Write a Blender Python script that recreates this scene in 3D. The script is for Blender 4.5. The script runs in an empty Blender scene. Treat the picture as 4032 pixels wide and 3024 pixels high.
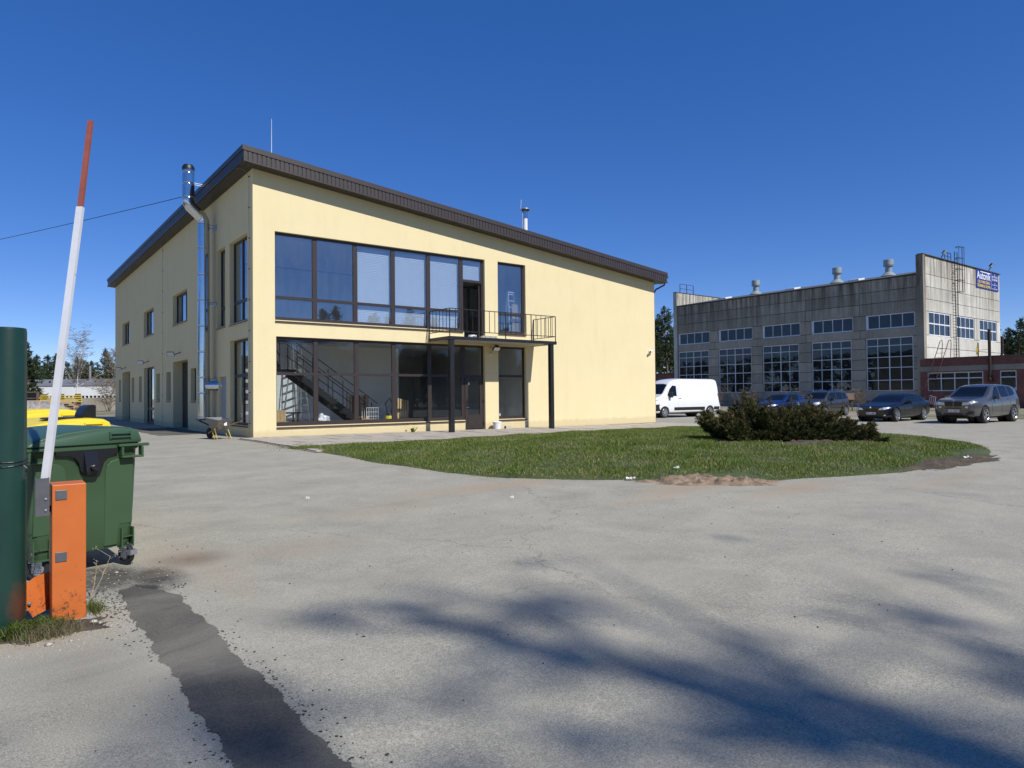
import bpy, bmesh, math, random
import numpy as np
from mathutils import Vector, Matrix
from mathutils.bvhtree import BVHTree

scene = bpy.context.scene
COL = scene.collection
rnd = random.Random(7)

# ------------------------------------------------------------------ camera
CAM = Vector((-7.2134, -23.8892, 1.3591))
YAW, PITCH, ROLL = math.radians(37.355), math.radians(0.9866), math.radians(-0.5447)
_f = Vector((math.sin(YAW)*math.cos(PITCH), math.cos(YAW)*math.cos(PITCH), math.sin(PITCH)))
_r = Vector((math.cos(YAW), -math.sin(YAW), 0)); _u = _r.cross(_f)
_r2 = _r*math.cos(ROLL)+_u*math.sin(ROLL); _u2 = -_r*math.sin(ROLL)+_u*math.cos(ROLL)
cam_d = bpy.data.cameras.new('camera'); cam = bpy.data.objects.new('camera', cam_d); COL.objects.link(cam)
cam.matrix_world = Matrix(((_r2.x, _u2.x, -_f.x, CAM.x), (_r2.y, _u2.y, -_f.y, CAM.y), (_r2.z, _u2.z, -_f.z, CAM.z), (0, 0, 0, 1)))
cam_d.sensor_width = 36; cam_d.lens = 36*2718.4/4032; cam_d.clip_start = .05; cam_d.clip_end = 4000
scene.camera = cam

# ------------------------------------------------------------------ sky, sun, exposure
SUN = Vector((0.20, -1.53, 1.56)).normalized()
world = bpy.data.worlds.new('World'); scene.world = world; world.use_nodes = True
wn = world.node_tree.nodes; wl = world.node_tree.links
sky = wn.new('ShaderNodeTexSky'); sky.sky_type = 'NISHITA'; sky.sun_disc = False
sky.sun_elevation = math.asin(SUN.z); sky.sun_rotation = math.atan2(SUN.x, SUN.y)
sky.altitude = 0; sky.air_density = 0.5; sky.dust_density = 0.0; sky.ozone_density = 1.5
bg = wn['Background']; bg.inputs['Strength'].default_value = 0.15
# the deep, even blue of a clear spring day, the same tone curve all round the sky
gmn = wn.new('ShaderNodeGamma'); gmn.inputs['Gamma'].default_value = .65; wl.new(sky.outputs['Color'], gmn.inputs['Color'])
hs = wn.new('ShaderNodeHueSaturation'); hs.inputs['Hue'].default_value = .518; hs.inputs['Saturation'].default_value = 1.67; hs.inputs['Value'].default_value = 1.70
wl.new(gmn.outputs['Color'], hs.inputs['Color']); wl.new(hs.outputs['Color'], bg.inputs['Color'])
sd = bpy.data.lights.new('sun', 'SUN'); sd.energy = 4.9; sd.angle = math.radians(0.53); sd.color = (1, .97, .94)
sun = bpy.data.objects.new('sun', sd); COL.objects.link(sun)
sun.rotation_euler = SUN.to_track_quat('Z', 'Y').to_euler(); sun.location = (0, -40, 60)
vs = scene.view_settings
vs.view_transform = 'Standard'; vs.look = 'None'; vs.exposure = 0.0; vs.gamma = 1; vs.use_curve_mapping = False
scene.cycles.use_denoising = True
scene.cycles.max_bounces = 8; scene.cycles.transparent_max_bounces = 16
scene.cycles.diffuse_bounces = 3; scene.cycles.glossy_bounces = 4; scene.cycles.caustics_reflective = False; scene.cycles.caustics_refractive = False

# ------------------------------------------------------------------ helpers
def ss(t): t = np.clip(t, 0, 1); return t*t*(3-2*t)
def G(x, y):
    """height of the yard: it rises gently from the gate to the houses and falls a little to the east"""
    d = (x+7.2134)*math.sin(YAW)+(y+23.8892)*math.cos(YAW)
    return -.25+.25*ss((d-7)/14)-.007*np.clip(x, 0, 18)*np.clip((y+23)/15, 0, 1)
def g(x, y): return float(G(np.float64(x), np.float64(y)))

def link(o, parent=None):
    COL.objects.link(o)
    if parent is not None: o.parent = parent
    return o
def mesh_obj(name, me, mat=None, parent=None, loc=None, rot=None, scl=None):
    o = bpy.data.objects.new(name, me)
    if mat is not None and not me.materials: me.materials.append(mat)
    if loc is not None: o.location = loc
    if rot is not None: o.rotation_euler = rot
    if scl is not None: o.scale = scl
    return link(o, parent)
def tag(o, label=None, cat=None, group=None, kind=None):
    if label: o['label'] = label
    if cat: o['category'] = cat
    if group: o['group'] = group
    if kind: o['kind'] = kind
    return o
def thing(name, label, cat, loc=(0, 0, 0), rz=0, group=None):
    o = bpy.data.objects.new(name, None); o.empty_display_size = .2; o.location = loc; o.rotation_euler = (0, 0, rz)
    link(o); return tag(o, label, cat, group)
def dup(o, parent=None):
    c = o.copy(); link(c, parent)
    if parent is not None: c.parent = parent
    for ch in list(o.children): dup(ch, c)
    return c

class MB:
    """collects simple solids and sheets and links them as one mesh object"""
    def __init__(s): s.v = []; s.f = []
    def add(s, vs, fs):
        n = len(s.v); s.v += [tuple(p) for p in vs]; s.f += [tuple(i+n for i in f) for f in fs]; return s
    def box(s, x0, x1, y0, y1, z0, z1):
        return s.add([(x0, y0, z0), (x1, y0, z0), (x1, y1, z0), (x0, y1, z0), (x0, y0, z1), (x1, y0, z1), (x1, y1, z1), (x0, y1, z1)],
                     [(0, 3, 2, 1), (4, 5, 6, 7), (0, 1, 5, 4), (1, 2, 6, 5), (2, 3, 7, 6), (3, 0, 4, 7)])
    def bar(s, a, b, w, h=None, up=(0, 0, 1)):
        a = Vector(a); b = Vector(b); h = h or w; d = (b-a).normalized(); u = Vector(up)
        if abs(d.dot(u)) > .98: u = Vector((0, 1, 0))
        r = d.cross(u).normalized()*w/2; u = r.cross(d).normalized()*h/2
        P = [a-r-u, a+r-u, a+r+u, a-r+u, b-r-u, b+r-u, b+r+u, b-r+u]
        return s.add(P, [(0, 1, 2, 3), (7, 6, 5, 4), (0, 4, 5, 1), (1, 5, 6, 2), (2, 6, 7, 3), (3, 7, 4, 0)])
    def tube(s, pts, rads, n=8, cap=True):
        pts = [Vector(p) for p in pts]; m = len(pts)
        if not hasattr(rads, '__len__'): rads = [rads]*m
        V = []; F = []; prev = None
        for i, p in enumerate(pts):
            d = (pts[min(i+1, m-1)]-pts[max(i-1, 0)]).normalized()
            if prev is None:
                u = Vector((0, 0, 1)) if abs(d.z) < .9 else Vector((1, 0, 0))
                r = d.cross(u).normalized()
            else:
                r = (prev-d*prev.dot(d))
                r = r.normalized() if r.length > 1e-6 else d.orthogonal().normalized()
            prev = r; q = d.cross(r)
            for k in range(n):
                a = 2*math.pi*k/n; V.append(p+(r*math.cos(a)+q*math.sin(a))*rads[i])
        for i in range(m-1):
            for k in range(n):
                k2 = (k+1) % n; F.append((i*n+k, i*n+k2, (i+1)*n+k2, (i+1)*n+k))
        if cap: F.append(tuple(range(n-1, -1, -1))); F.append(tuple((m-1)*n+k for k in range(n)))
        return s.add(V, F)
    def lathe(s, prof, n=24, c=(0, 0, 0), axis='Z', cap=True):
        V = []; F = []; m = len(prof)
        for r, z in prof:
            for k in range(n):
                a = 2*math.pi*k/n; x, y = r*math.cos(a), r*math.sin(a)
                V.append({'Z': (c[0]+x, c[1]+y, c[2]+z), 'X': (c[0]+z, c[1]+x, c[2]+y), 'Y': (c[0]+y, c[1]+z, c[2]+x)}[axis])
        for i in range(m-1):
            for k in range(n):
                k2 = (k+1) % n; F.append((i*n+k, i*n+k2, (i+1)*n+k2, (i+1)*n+k))
        if cap and prof[0][0] > 1e-4: F.append(tuple(range(n-1, -1, -1)))
        if cap and prof[-1][0] > 1e-4: F.append(tuple((m-1)*n+k for k in range(n)))
        return s.add(V, F)
    def mesh(s, name, smooth=False, bevel=0, seg=2):
        me = bpy.data.meshes.new(name); me.from_pydata(s.v, [], s.f)
        bm = bmesh.new(); bm.from_mesh(me)
        bmesh.ops.recalc_face_normals(bm, faces=bm.faces)
        if bevel:
            es = [e for e in bm.edges if len(e.link_faces) == 2 and e.calc_face_angle(0) > .5]
            bmesh.ops.bevel(bm, geom=es, offset=bevel, segments=seg, affect='EDGES', profile=.5, clamp_overlap=True)
        bm.to_mesh(me); bm.free()
        if smooth: smooth_by_angle(me)
        return me
    def build(s, name, mat, parent=None, smooth=False, bevel=0, seg=2, **k):
        return mesh_obj(name, s.mesh(name, smooth, bevel, seg), mat, parent, **k)
def smooth_by_angle(me, ang=.7):
    me.polygons.foreach_set('use_smooth', [True]*len(me.polygons))
    bm = bmesh.new(); bm.from_mesh(me)
    for e in bm.edges:
        if len(e.link_faces) == 2 and e.calc_face_angle(0) > ang: e.smooth = False
    bm.to_mesh(me); bm.free()

def np_mesh(name, V, F):
    """V (n,3), F (m,k) all faces with k corners"""
    V = np.asarray(V, np.float32); F = np.asarray(F, np.int32); k = F.shape[1]
    me = bpy.data.meshes.new(name)
    me.vertices.add(len(V)); me.vertices.foreach_set('co', V.ravel())
    me.loops.add(F.size); me.loops.foreach_set('vertex_index', F.ravel())
    me.polygons.add(len(F)); me.polygons.foreach_set('loop_start', np.arange(0, F.size, k, dtype=np.int32))
    me.update(calc_edges=True); me.validate(); return me

def grid_mesh(name, xs, ys, zf):
    X, Y = np.meshgrid(xs, ys); Zv = zf(X, Y); V = np.stack([X, Y, Zv], -1).reshape(-1, 3)
    nx, ny = len(xs), len(ys); i = np.arange(nx-1)[None, :]+nx*np.arange(ny-1)[:, None]; i = i.ravel()
    me = np_mesh(name, V, np.stack([i, i+1, i+nx+1, i+nx], -1))
    me.polygons.foreach_set('use_smooth', [True]*len(me.polygons)); return me

# facade mapping: (u along the wall, z, d into the wall) -> world
FACES = {'front': lambda u, z, d: (u, d, z), 'left': lambda u, z, d: (d, u, z),
         'long': lambda u, z, d: (65.6+d, u, z), 'end': lambda u, z, d: (u, 5.2+d, z), 'annex': lambda u, z, d: (65.3+d, u, z)}
def plate(face, u0, u1, z0, z1, holes, d0, d1, top=None, bot=None, mb=None):
    """a slab on a facade with rectangular holes cut right through it, reveals included"""
    P = FACES[face] if isinstance(face, str) else face; mb = mb or MB()
    us = sorted({u0, u1, *[h[0] for h in holes], *[h[1] for h in holes]}); zs = sorted({z0, z1, *[h[2] for h in holes], *[h[3] for h in holes]})
    us = [u for u in us if u0 <= u <= u1]; zs = [z for z in zs if z0 <= z <= z1]
    nu, nz = len(us)-1, len(zs)-1
    fill = [[not any(h[0] < (us[i]+us[i+1])/2 < h[1] and h[2] < (zs[k]+zs[k+1])/2 < h[3] for h in holes) for k in range(nz)] for i in range(nu)]
    vid = {}; V = []; F = []
    def v(i, k, s):
        key = (i, k, s)
        if key not in vid:
            z = zs[k]
            if top and k == nz: z = top(us[i])
            if bot and k == 0: z = bot(us[i])
            vid[key] = len(V); V.append(P(us[i], z, d1 if s else d0))
        return vid[key]
    def filled(i, k): return 0 <= i < nu and 0 <= k < nz and fill[i][k]
    for i in range(nu):
        for k in range(nz):
            if not fill[i][k]: continue
            F.append((v(i, k, 0), v(i+1, k, 0), v(i+1, k+1, 0), v(i, k+1, 0)))
            F.append((v(i, k, 1), v(i, k+1, 1), v(i+1, k+1, 1), v(i+1, k, 1)))
            if not filled(i-1, k): F.append((v(i, k, 0), v(i, k+1, 0), v(i, k+1, 1), v(i, k, 1)))
            if not filled(i+1, k): F.append((v(i+1, k, 0), v(i+1, k, 1), v(i+1, k+1, 1), v(i+1, k+1, 0)))
            if not filled(i, k-1): F.append((v(i, k, 0), v(i, k, 1), v(i+1, k, 1), v(i+1, k, 0)))
            if not filled(i, k+1): F.append((v(i, k+1, 0), v(i+1, k+1, 0), v(i+1, k+1, 1), v(i, k+1, 1)))
    mb.add(V, F); return mb
def fbox(face, u0, u1, z0, z1, d0, d1, mb=None): return plate(face, u0, u1, z0, z1, [], d0, d1, mb=mb)

# ------------------------------------------------------------------ materials
MATS = {}
def nodes_of(name):
    m = bpy.data.materials.new(name); m.use_nodes = True; MATS[name] = m
    return m, m.node_tree.nodes, m.node_tree.links, m.node_tree.nodes['Principled BSDF']
def ramp(n, stops):
    r = n.new('ShaderNodeValToRGB'); e = r.color_ramp.elements
    while len(e) > 1: e.remove(e[-1])
    for i, (p, c) in enumerate(stops):
        el = e[0] if i == 0 else e.new(p)
        el.position = p; el.color = (*c, 1) if hasattr(c, '__len__') else (c, c, c, 1)
    return r
def noise(n, l, co, scale, detail=4, rough=.55, dist=0):
    t = n.new('ShaderNodeTexNoise'); t.inputs['Scale'].default_value = scale; t.inputs['Detail'].default_value = detail
    t.inputs['Roughness'].default_value = rough; t.inputs['Distortion'].default_value = dist; l.new(co, t.inputs['Vector']); return t
def mixc(n, l, fac, a, b, mode='MIX'):
    m = n.new('ShaderNodeMix'); m.data_type = 'RGBA'; m.blend_type = mode
    for s, val in ((m.inputs[0], fac), (m.inputs[6], a), (m.inputs[7], b)):
        if isinstance(val, bpy.types.NodeSocket): l.new(val, s)
        elif hasattr(val, '__len__'): s.default_value = (*val[:3], 1)
        else: s.default_value = val
    return m.outputs[2]
def math_(n, l, op, a, b=0, c=None):
    m = n.new('ShaderNodeMath'); m.operation = op
    for i, val in enumerate((a, b, c)):
        if val is None: continue
        if isinstance(val, bpy.types.NodeSocket): l.new(val, m.inputs[i])
        else: m.inputs[i].default_value = val
    return m.outputs[0]
def pos(n, obj=False):
    if obj: return n.new('ShaderNodeTexCoord').outputs['Object']
    return n.new('ShaderNodeNewGeometry').outputs['Position']
def scaled(n, l, co, sx, sy, sz):
    m = n.new('ShaderNodeMapping'); m.inputs['Scale'].default_value = (sx, sy, sz); l.new(co, m.inputs['Vector']); return m.outputs[0]
def bump(n, l, bsdf, h, strength, dist=.01):
    b = n.new('ShaderNodeBump'); b.inputs['Strength'].default_value = strength; b.inputs['Distance'].default_value = dist
    l.new(h, b.inputs['Height']); l.new(b.outputs[0], bsdf.inputs['Normal'])
def M(name, base, rough=.6, metal=0, var=.12, vs_=3, bs=0, bstr=0, bd=.005, obj=False, coat=0, spec=.5, dirt=None, fine=0):
    """plain surface: base colour with broad mottling, fine grain and relief"""
    if name in MATS: return MATS[name]
    m, n, l, b = nodes_of(name); co = pos(n, obj); base = tuple(base)
    t = noise(n, l, co, vs_, 6, .6)
    lo = tuple(c*(1-var) for c in base); hi = tuple(min(1, c*(1+var)) for c in base)
    col = ramp(n, [(.3, lo), (.7, hi)]); l.new(t.outputs[0], col.inputs[0]); out = col.outputs[0]
    if fine:
        tf = noise(n, l, co, fine, 2, .7); rf = ramp(n, [(.35, .82), (.65, 1.12)]); l.new(tf.outputs[0], rf.inputs[0])
        out = mixc(n, l, 1, out, rf.outputs[0], 'MULTIPLY')
    if dirt:
        td = noise(n, l, co, dirt[1], 8, .65); rd = ramp(n, [(dirt[2], 0), (dirt[3], 1)]); l.new(td.outputs[0], rd.inputs[0])
        out = mixc(n, l, rd.outputs[0], out, dirt[0])
    l.new(out, b.inputs['Base Color'])
    b.inputs['Roughness'].default_value = rough; b.inputs['Metallic'].default_value = metal
    b.inputs['Coat Weight'].default_value = coat; b.inputs['Coat Roughness'].default_value = .04; b.inputs['Specular IOR Level'].default_value = spec
    if bs: bump(n, l, b, noise(n, l, co, bs, 4, .6).outputs[0], bstr, bd)
    return m
def glass_mat(name, refl0, tint, rough=0.0, wavy=.0, dirt=0.0):
    """window pane: clear with a fresnel mirror; real light passes through it"""
    m, n, l, b = nodes_of(name); out = n['Material Output']; n.remove(b)
    tr = n.new('ShaderNodeBsdfTransparent'); tr.inputs[0].default_value = (*tint, 1)
    gl = n.new('ShaderNodeBsdfGlossy'); gl.inputs['Roughness'].default_value = rough; gl.inputs['Color'].default_value = (.88, .94, 1, 1)
    ge = n.new('ShaderNodeNewGeometry'); dt = n.new('ShaderNodeVectorMath'); dt.operation = 'DOT_PRODUCT'; l.new(ge.outputs['Incoming'], dt.inputs[0]); l.new(ge.outputs['Normal'], dt.inputs[1])
    c5 = math_(n, l, 'POWER', math_(n, l, 'SUBTRACT', 1, math_(n, l, 'ABSOLUTE', dt.outputs['Value'])), 5); r0 = refl0/2
    f = math_(n, l, 'MULTIPLY_ADD', c5, 1-r0, r0)
    mx = n.new('ShaderNodeMixShader'); l.new(f, mx.inputs[0]); l.new(tr.outputs[0], mx.inputs[1]); l.new(gl.outputs[0], mx.inputs[2])
    last = mx.outputs[0]
    if wavy:
        bp = n.new('ShaderNodeBump'); bp.inputs['Strength'].default_value = wavy; bp.inputs['Distance'].default_value = .02
        l.new(noise(n, l, pos(n), .9, 2).outputs[0], bp.inputs['Height']); l.new(bp.outputs[0], gl.inputs['Normal'])
    if dirt:
        df = n.new('ShaderNodeBsdfDiffuse'); df.inputs[0].default_value = (.55, .55, .52, 1)
        t = noise(n, l, scaled(n, l, pos(n), 3, 3, .7), 1.4, 8, .7); r = ramp(n, [(.4, dirt*.25), (.75, dirt)]); l.new(t.outputs[0], r.inputs[0])
        m2 = n.new('ShaderNodeMixShader'); l.new(r.outputs[0], m2.inputs[0]); l.new(last, m2.inputs[1]); l.new(df.outputs[0], m2.inputs[2]); last = m2.outputs[0]
    l.new(last, out.inputs[0]); return m
# ------------------------------------------------------------------ ground
def wob(X, Y): return .006*np.sin(X*1.3+.7*np.sin(Y*.9))*np.sin(Y*1.1+.5)+.004*np.sin(X*2.9+Y*2.1)
def mat_asphalt(name, base, patchy, sand):
    m, n, l, b = nodes_of(name); co = pos(n)
    big = noise(n, l, co, .22, 6, .6, .6); mid = noise(n, l, co, 1.3, 7, .65, .3); fin = noise(n, l, co, 110, 2, .6); mf = noise(n, l, co, 38, 3, .75)
    r1 = ramp(n, [(.3, tuple(c*.86 for c in base)), (.5, base), (.72, tuple(min(1, c*1.16) for c in base))]); l.new(mid.outputs[0], r1.inputs[0])
    r2 = ramp(n, [(.30, .62), (.5, 1.0), (.72, 1.42)]); l.new(fin.outputs[0], r2.inputs[0])
    r3 = ramp(n, [(.3, .84), (.7, 1.15)]); l.new(mf.outputs[0], r3.inputs[0])
    c = mixc(n, l, 1, r1.outputs[0], r2.outputs[0], 'MULTIPLY'); c = mixc(n, l, 1, c, r3.outputs[0], 'MULTIPLY')
    if sand:   # hairline cracks
        wv = noise(n, l, co, .5, 5, .7); ad = n.new('ShaderNodeVectorMath'); ad.operation = 'MULTIPLY_ADD'; l.new(wv.outputs['Color'], ad.inputs[0]); ad.inputs[1].default_value = (1.6, 1.6, 0); l.new(co, ad.inputs[2])
        vo = n.new('ShaderNodeTexVoronoi'); vo.feature = 'DISTANCE_TO_EDGE'; vo.inputs['Scale'].default_value = .16; l.new(ad.outputs[0], vo.inputs['Vector'])
        rc = ramp(n, [(.0, .6), (.0014, .72), (.0028, 1)]); l.new(vo.outputs['Distance'], rc.inputs[0]); gate = ramp(n, [(.45, 0), (.6, 1)]); l.new(big.outputs[0], gate.inputs[0])
        c = mixc(n, l, gate.outputs[0], c, mixc(n, l, 1, c, rc.outputs[0], 'MULTIPLY'))
        tarm = None   # tar and oil trodden into the surface before the containers
        for (x, y, rx, ry, k) in ((-6.35, -16.65, .38, .62, 1.6), (-6.0, -16.9, .28, .55, 1.3), (-5.55, -16.35, .4, .4, .7), (-6.15, -17.3, .22, .35, 1.5), (-6.75, -19.2, .5, .9, .35)):
            mp = n.new('ShaderNodeMapping'); mp.inputs['Scale'].default_value = (1/rx, 1/ry, 0); mp.inputs['Location'].default_value = (-x/rx, -y/ry, 0); l.new(co, mp.inputs['Vector']); ln = n.new('ShaderNodeVectorMath'); ln.operation = 'LENGTH'; l.new(mp.outputs[0], ln.inputs[0])
            a = math_(n, l, 'ADD', math_(n, l, 'MULTIPLY_ADD', ln.outputs['Value'], -1, 1.1), math_(n, l, 'MULTIPLY_ADD', mf.outputs[0], 1.4, -.7)); a = math_(n, l, 'ADD', a, math_(n, l, 'MULTIPLY_ADD', mid.outputs[0], 1.6, -.8)); a = math_(n, l, 'MULTIPLY', a, k); a.node.use_clamp = True
            tarm = a if tarm is None else math_(n, l, 'MAXIMUM', tarm, a)
        c = mixc(n, l, tarm, c, (.05, .046, .038))
    # windblown sand lying in broad films and streaks
    st = noise(n, l, scaled(n, l, co, .55, 1.0, 1), .75, 8, .68, .8); rs = ramp(n, [(.46, 0), (.66, patchy)]); l.new(st.outputs[0], rs.inputs[0])
    c = mixc(n, l, rs.outputs[0], c, (.43, .39, .295))
    if sand:
        tot = None
        for (x, y, rx, ry, k) in sand:
            mp = n.new('ShaderNodeMapping'); mp.vector_type = 'POINT'; mp.inputs['Scale'].default_value = (1/rx, 1/ry, 0); mp.inputs['Location'].default_value = (-x/rx, -y/ry, 0)
            l.new(co, mp.inputs['Vector']); ln = n.new('ShaderNodeVectorMath'); ln.operation = 'LENGTH'; l.new(mp.outputs[0], ln.inputs[0])
            a = math_(n, l, 'MULTIPLY_ADD', ln.outputs['Value'], -1, 1.25); a = math_(n, l, 'ADD', a, math_(n, l, 'MULTIPLY_ADD', mid.outputs[0], 2.2, -1.25))
            a = math_(n, l, 'MULTIPLY', a, k*.75); a.node.use_clamp = True
            tot = a if tot is None else math_(n, l, 'MAXIMUM', tot, a)
        sg = noise(n, l, co, 60, 2, .6); rg = ramp(n, [(.35, (.30, .215, .13)), (.65, (.44, .33, .21))]); l.new(sg.outputs[0], rg.inputs[0])
        c = mixc(n, l, tot, c, rg.outputs[0])
    l.new(c, b.inputs['Base Color']); b.inputs['Roughness'].default_value = .82; b.inputs['Specular IOR Level'].default_value = .35
    h = math_(n, l, 'ADD', math_(n, l, 'MULTIPLY', fin.outputs[0], 1.0), math_(n, l, 'MULTIPLY', mf.outputs[0], .8))
    bump(n, l, b, h, .55, .006); return m
SAND = [(-.2, -14.3, 2.4, .55, .8), (1.9, -16.5, 1.3, .6, .95), (3.4, -17.7, 1.5, .45, .9), (6.2, -18.9, 2.2, .35, .5), (.6, -16.9, 1.2, .3, .45),
        (-6.95, -17.9, .45, .5, 1.0), (-5.6, -16.2, .55, .8, .55), (-4.6, -16.6, 1.0, .6, .4), (-.4, -3.6, .5, 2.5, .55), (-5.5, -17.2, .3, 1.2, .35), (-2.9, -15.0, 1.3, .6, .35)]
m_asphalt = mat_asphalt('worn_grey_asphalt', (.335, .314, .243), .34, SAND)
m_patch = mat_asphalt('dark_asphalt_patch', (.090, .084, .068), .25, None)

mg, n, l, b = nodes_of('sand_and_thin_grass'); co = pos(n)
t = noise(n, l, co, .25, 8, .65, .4); r = ramp(n, [(.40, (.33, .28, .20)), (.50, (.24, .21, .13)), (.6, (.10, .125, .035))]); l.new(t.outputs[0], r.inputs[0])
t2 = noise(n, l, co, 14, 3, .7); r2 = ramp(n, [(.3, .75), (.7, 1.2)]); l.new(t2.outputs[0], r2.inputs[0])
l.new(mixc(n, l, 1, r.outputs[0], r2.outputs[0], 'MULTIPLY'), b.inputs['Base Color']); b.inputs['Roughness'].default_value = .95
bump(n, l, b, t2.outputs[0], .6, .05)
_ax = np.concatenate([[-2500, -800, -300], np.arange(-120, 200, 4.), [300, 800, 2500]])
ground = mesh_obj('ground', grid_mesh('ground', _ax, _ax, lambda X, Y: G(X, Y)-.04), mg); tag(ground, kind='structure')
yard = mesh_obj('asphalt_yard', grid_mesh('asphalt_yard', np.arange(-30, 34.6, .5), np.arange(-90, 40.1, .5), lambda X, Y: G(X, Y)+wob(X, Y)), m_asphalt); tag(yard, kind='structure')

def strip(name, ys, xl, xr, dz, mat, nx=8, jit=.02, seed=1):
    rg = np.random.RandomState(seed); V = []
    for i, y in enumerate(ys):
        a = xl(y)+rg.uniform(-jit, jit); c = xr(y)+rg.uniform(-jit, jit)
        for k in range(nx):
            x = a+(c-a)*k/(nx-1); edge = 0 if k in (0, nx-1) else 1
            V.append((x, y, float(G(x, y)+wob(x, y))+(.002 if not edge or i in (0, len(ys)-1) else dz)))
    F = [(i*nx+k, i*nx+k+1, (i+1)*nx+k+1, (i+1)*nx+k) for i in range(len(ys)-1) for k in range(nx-1)]
    o = mesh_obj(name, np_mesh(name, V, F), mat); tag(o, kind='structure'); return o
strip('asphalt_trench_patch', np.arange(-26, -17.22, .014), lambda y: -6.345+.012*math.sin(y*7)+.010*math.sin(y*23)+.10*max(0, y+17.75), lambda y: -5.945+.015*math.sin(y*5+1)+.010*math.sin(y*19)-.45*max(0, y+17.7), .006, m_patch, 8, .010, 3)
strip('asphalt_door_patch', np.arange(4.5, 12.5, .08), lambda y: -2.1+.02*math.sin(y*3), lambda y: -.15, .008, m_patch, 8, .03, 5)

# ------------------------------------------------------------------ lawn island
ISL = [(-.80, -5.0), (-.66, -5.8), (-.58, -6.5), (-.54, -7.7), (-.5, -9), (-.36, -10.8), (-.14, -12.3), (.22, -13.3), (.7, -14.1), (1.26, -14.75), (1.75, -15.25), (2.4, -15.95), (3.2, -16.7), (3.96, -17.15),
       (4.9, -17.5), (5.9, -17.85), (7.1, -18.15), (8.55, -18.3), (10.1, -18.28), (11.7, -17.95), (13.0, -17.4), (14.2, -16.6), (15.3, -15.5), (16.6, -13.9), (17.6, -11.6), (18.6, -8.4), (19.3, -5.6), (18.9, -4.4),
       (17.5, -3.9), (14, -3.9), (11, -4.0), (8.5, -4.3), (5.5, -4.9), (2.5, -5.2), (.6, -5.05)]
IP = np.array(ISL)
def isl_dist(X, Y):
    """signed distance to the lawn's edge, positive inside"""
    X = np.asarray(X, float); Y = np.asarray(Y, float); d = np.full(X.shape, 1e9); ins = np.zeros(X.shape, bool); n_ = len(IP)
    for i in range(n_):
        a = IP[i]; c = IP[(i+1) % n_]; e = c-a; t = np.clip(((X-a[0])*e[0]+(Y-a[1])*e[1])/(e@e), 0, 1)
        d = np.minimum(d, np.hypot(X-a[0]-t*e[0], Y-a[1]-t*e[1]))
        cr = ((a[1] > Y) != (c[1] > Y)) & (X < (c[0]-a[0])*(Y-a[1])/(c[1]-a[1]+1e-12)+a[0]); ins ^= cr
    return np.where(ins, d, -d)
def isl_z(X, Y):
    d = isl_dist(X, Y); return G(X, Y)-.03+.07*ss(d/.35)+.13*ss(d/4)+.012*np.sin(X*3.1)*np.sin(Y*2.7)
gx = np.arange(-1.2, 20.2, .16); gy = np.arange(-19, -3.2, .16); GX, GY = np.meshgrid(gx, gy)
dd = isl_dist(GX, GY)
V = np.stack([GX, GY, isl_z(GX, GY)], -1).reshape(-1, 3); keep = (dd > -.25); nx = len(gx)
F = [(j*nx+i, j*nx+i+1, (j+1)*nx+i+1, (j+1)*nx+i) for j in range(len(gy)-1) for i in range(nx-1) if keep[j, i] and keep[j+1, i] and keep[j, i+1] and keep[j+1, i+1]]
m_soil = M('lawn_soil', (.06, .08, .022), .95, var=.4, vs_=2.5, bs=30, bstr=.6, bd=.02, fine=40)
lawn = mesh_obj('lawn_ground', np_mesh('lawn_ground', V, F), m_soil); tag(lawn, kind='structure')

def bare(X, Y):
    """worn spots where no grass grows"""
    k = np.zeros(X.shape)
    for x, y, rx, ry in ((2.9, -16.25, 1.3, .45), (8.9, -17.95, 2.0, .42), (11.2, -17.6, 1.2, .4), (10.9, -14.3, 2.6, .8)):
        k = np.maximum(k, 1.25-np.hypot((X-x)/rx, (Y-y)/ry))
    return np.clip(k*2, 0, 1)
def grass_mat(name, k_=1.0):
    m, n, l, b = nodes_of(name); at = n.new('ShaderNodeAttribute'); at.attribute_name = 'rnd'; co = pos(n)
    t = noise(n, l, co, .8, 6, .7); f = math_(n, l, 'ADD', math_(n, l, 'MULTIPLY', at.outputs['Fac'], .7), math_(n, l, 'MULTIPLY_ADD', t.outputs[0], 1.1, -.28))
    r = ramp(n, [(.2, (.075, .13, .013)), (.46, (.13, .205, .024)), (.70, (.205, .25, .045)), (.88, (.31, .275, .11)), (1, (.42, .36, .2))]); l.new(f, r.inputs[0])
    for el in r.color_ramp.elements: el.color = (*[q*k_ for q in el.color[:3]], 1)
    l.new(r.outputs[0], b.inputs['Base Color']); b.inputs['Roughness'].default_value = .55; b.inputs['Specular IOR Level'].default_value = .3
    tl = n.new('ShaderNodeBsdfTranslucent'); l.new(r.outputs[0], tl.inputs[0]); mx = n.new('ShaderNodeMixShader'); mx.inputs[0].default_value = .3
    l.new(b.outputs[0], mx.inputs[1]); l.new(tl.outputs[0], mx.inputs[2]); l.new(mx.outputs[0], n['Material Output'].inputs[0]); return m
m_grass = grass_mat('grass_blades'); m_weed = grass_mat('weed_blades', .55)
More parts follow.
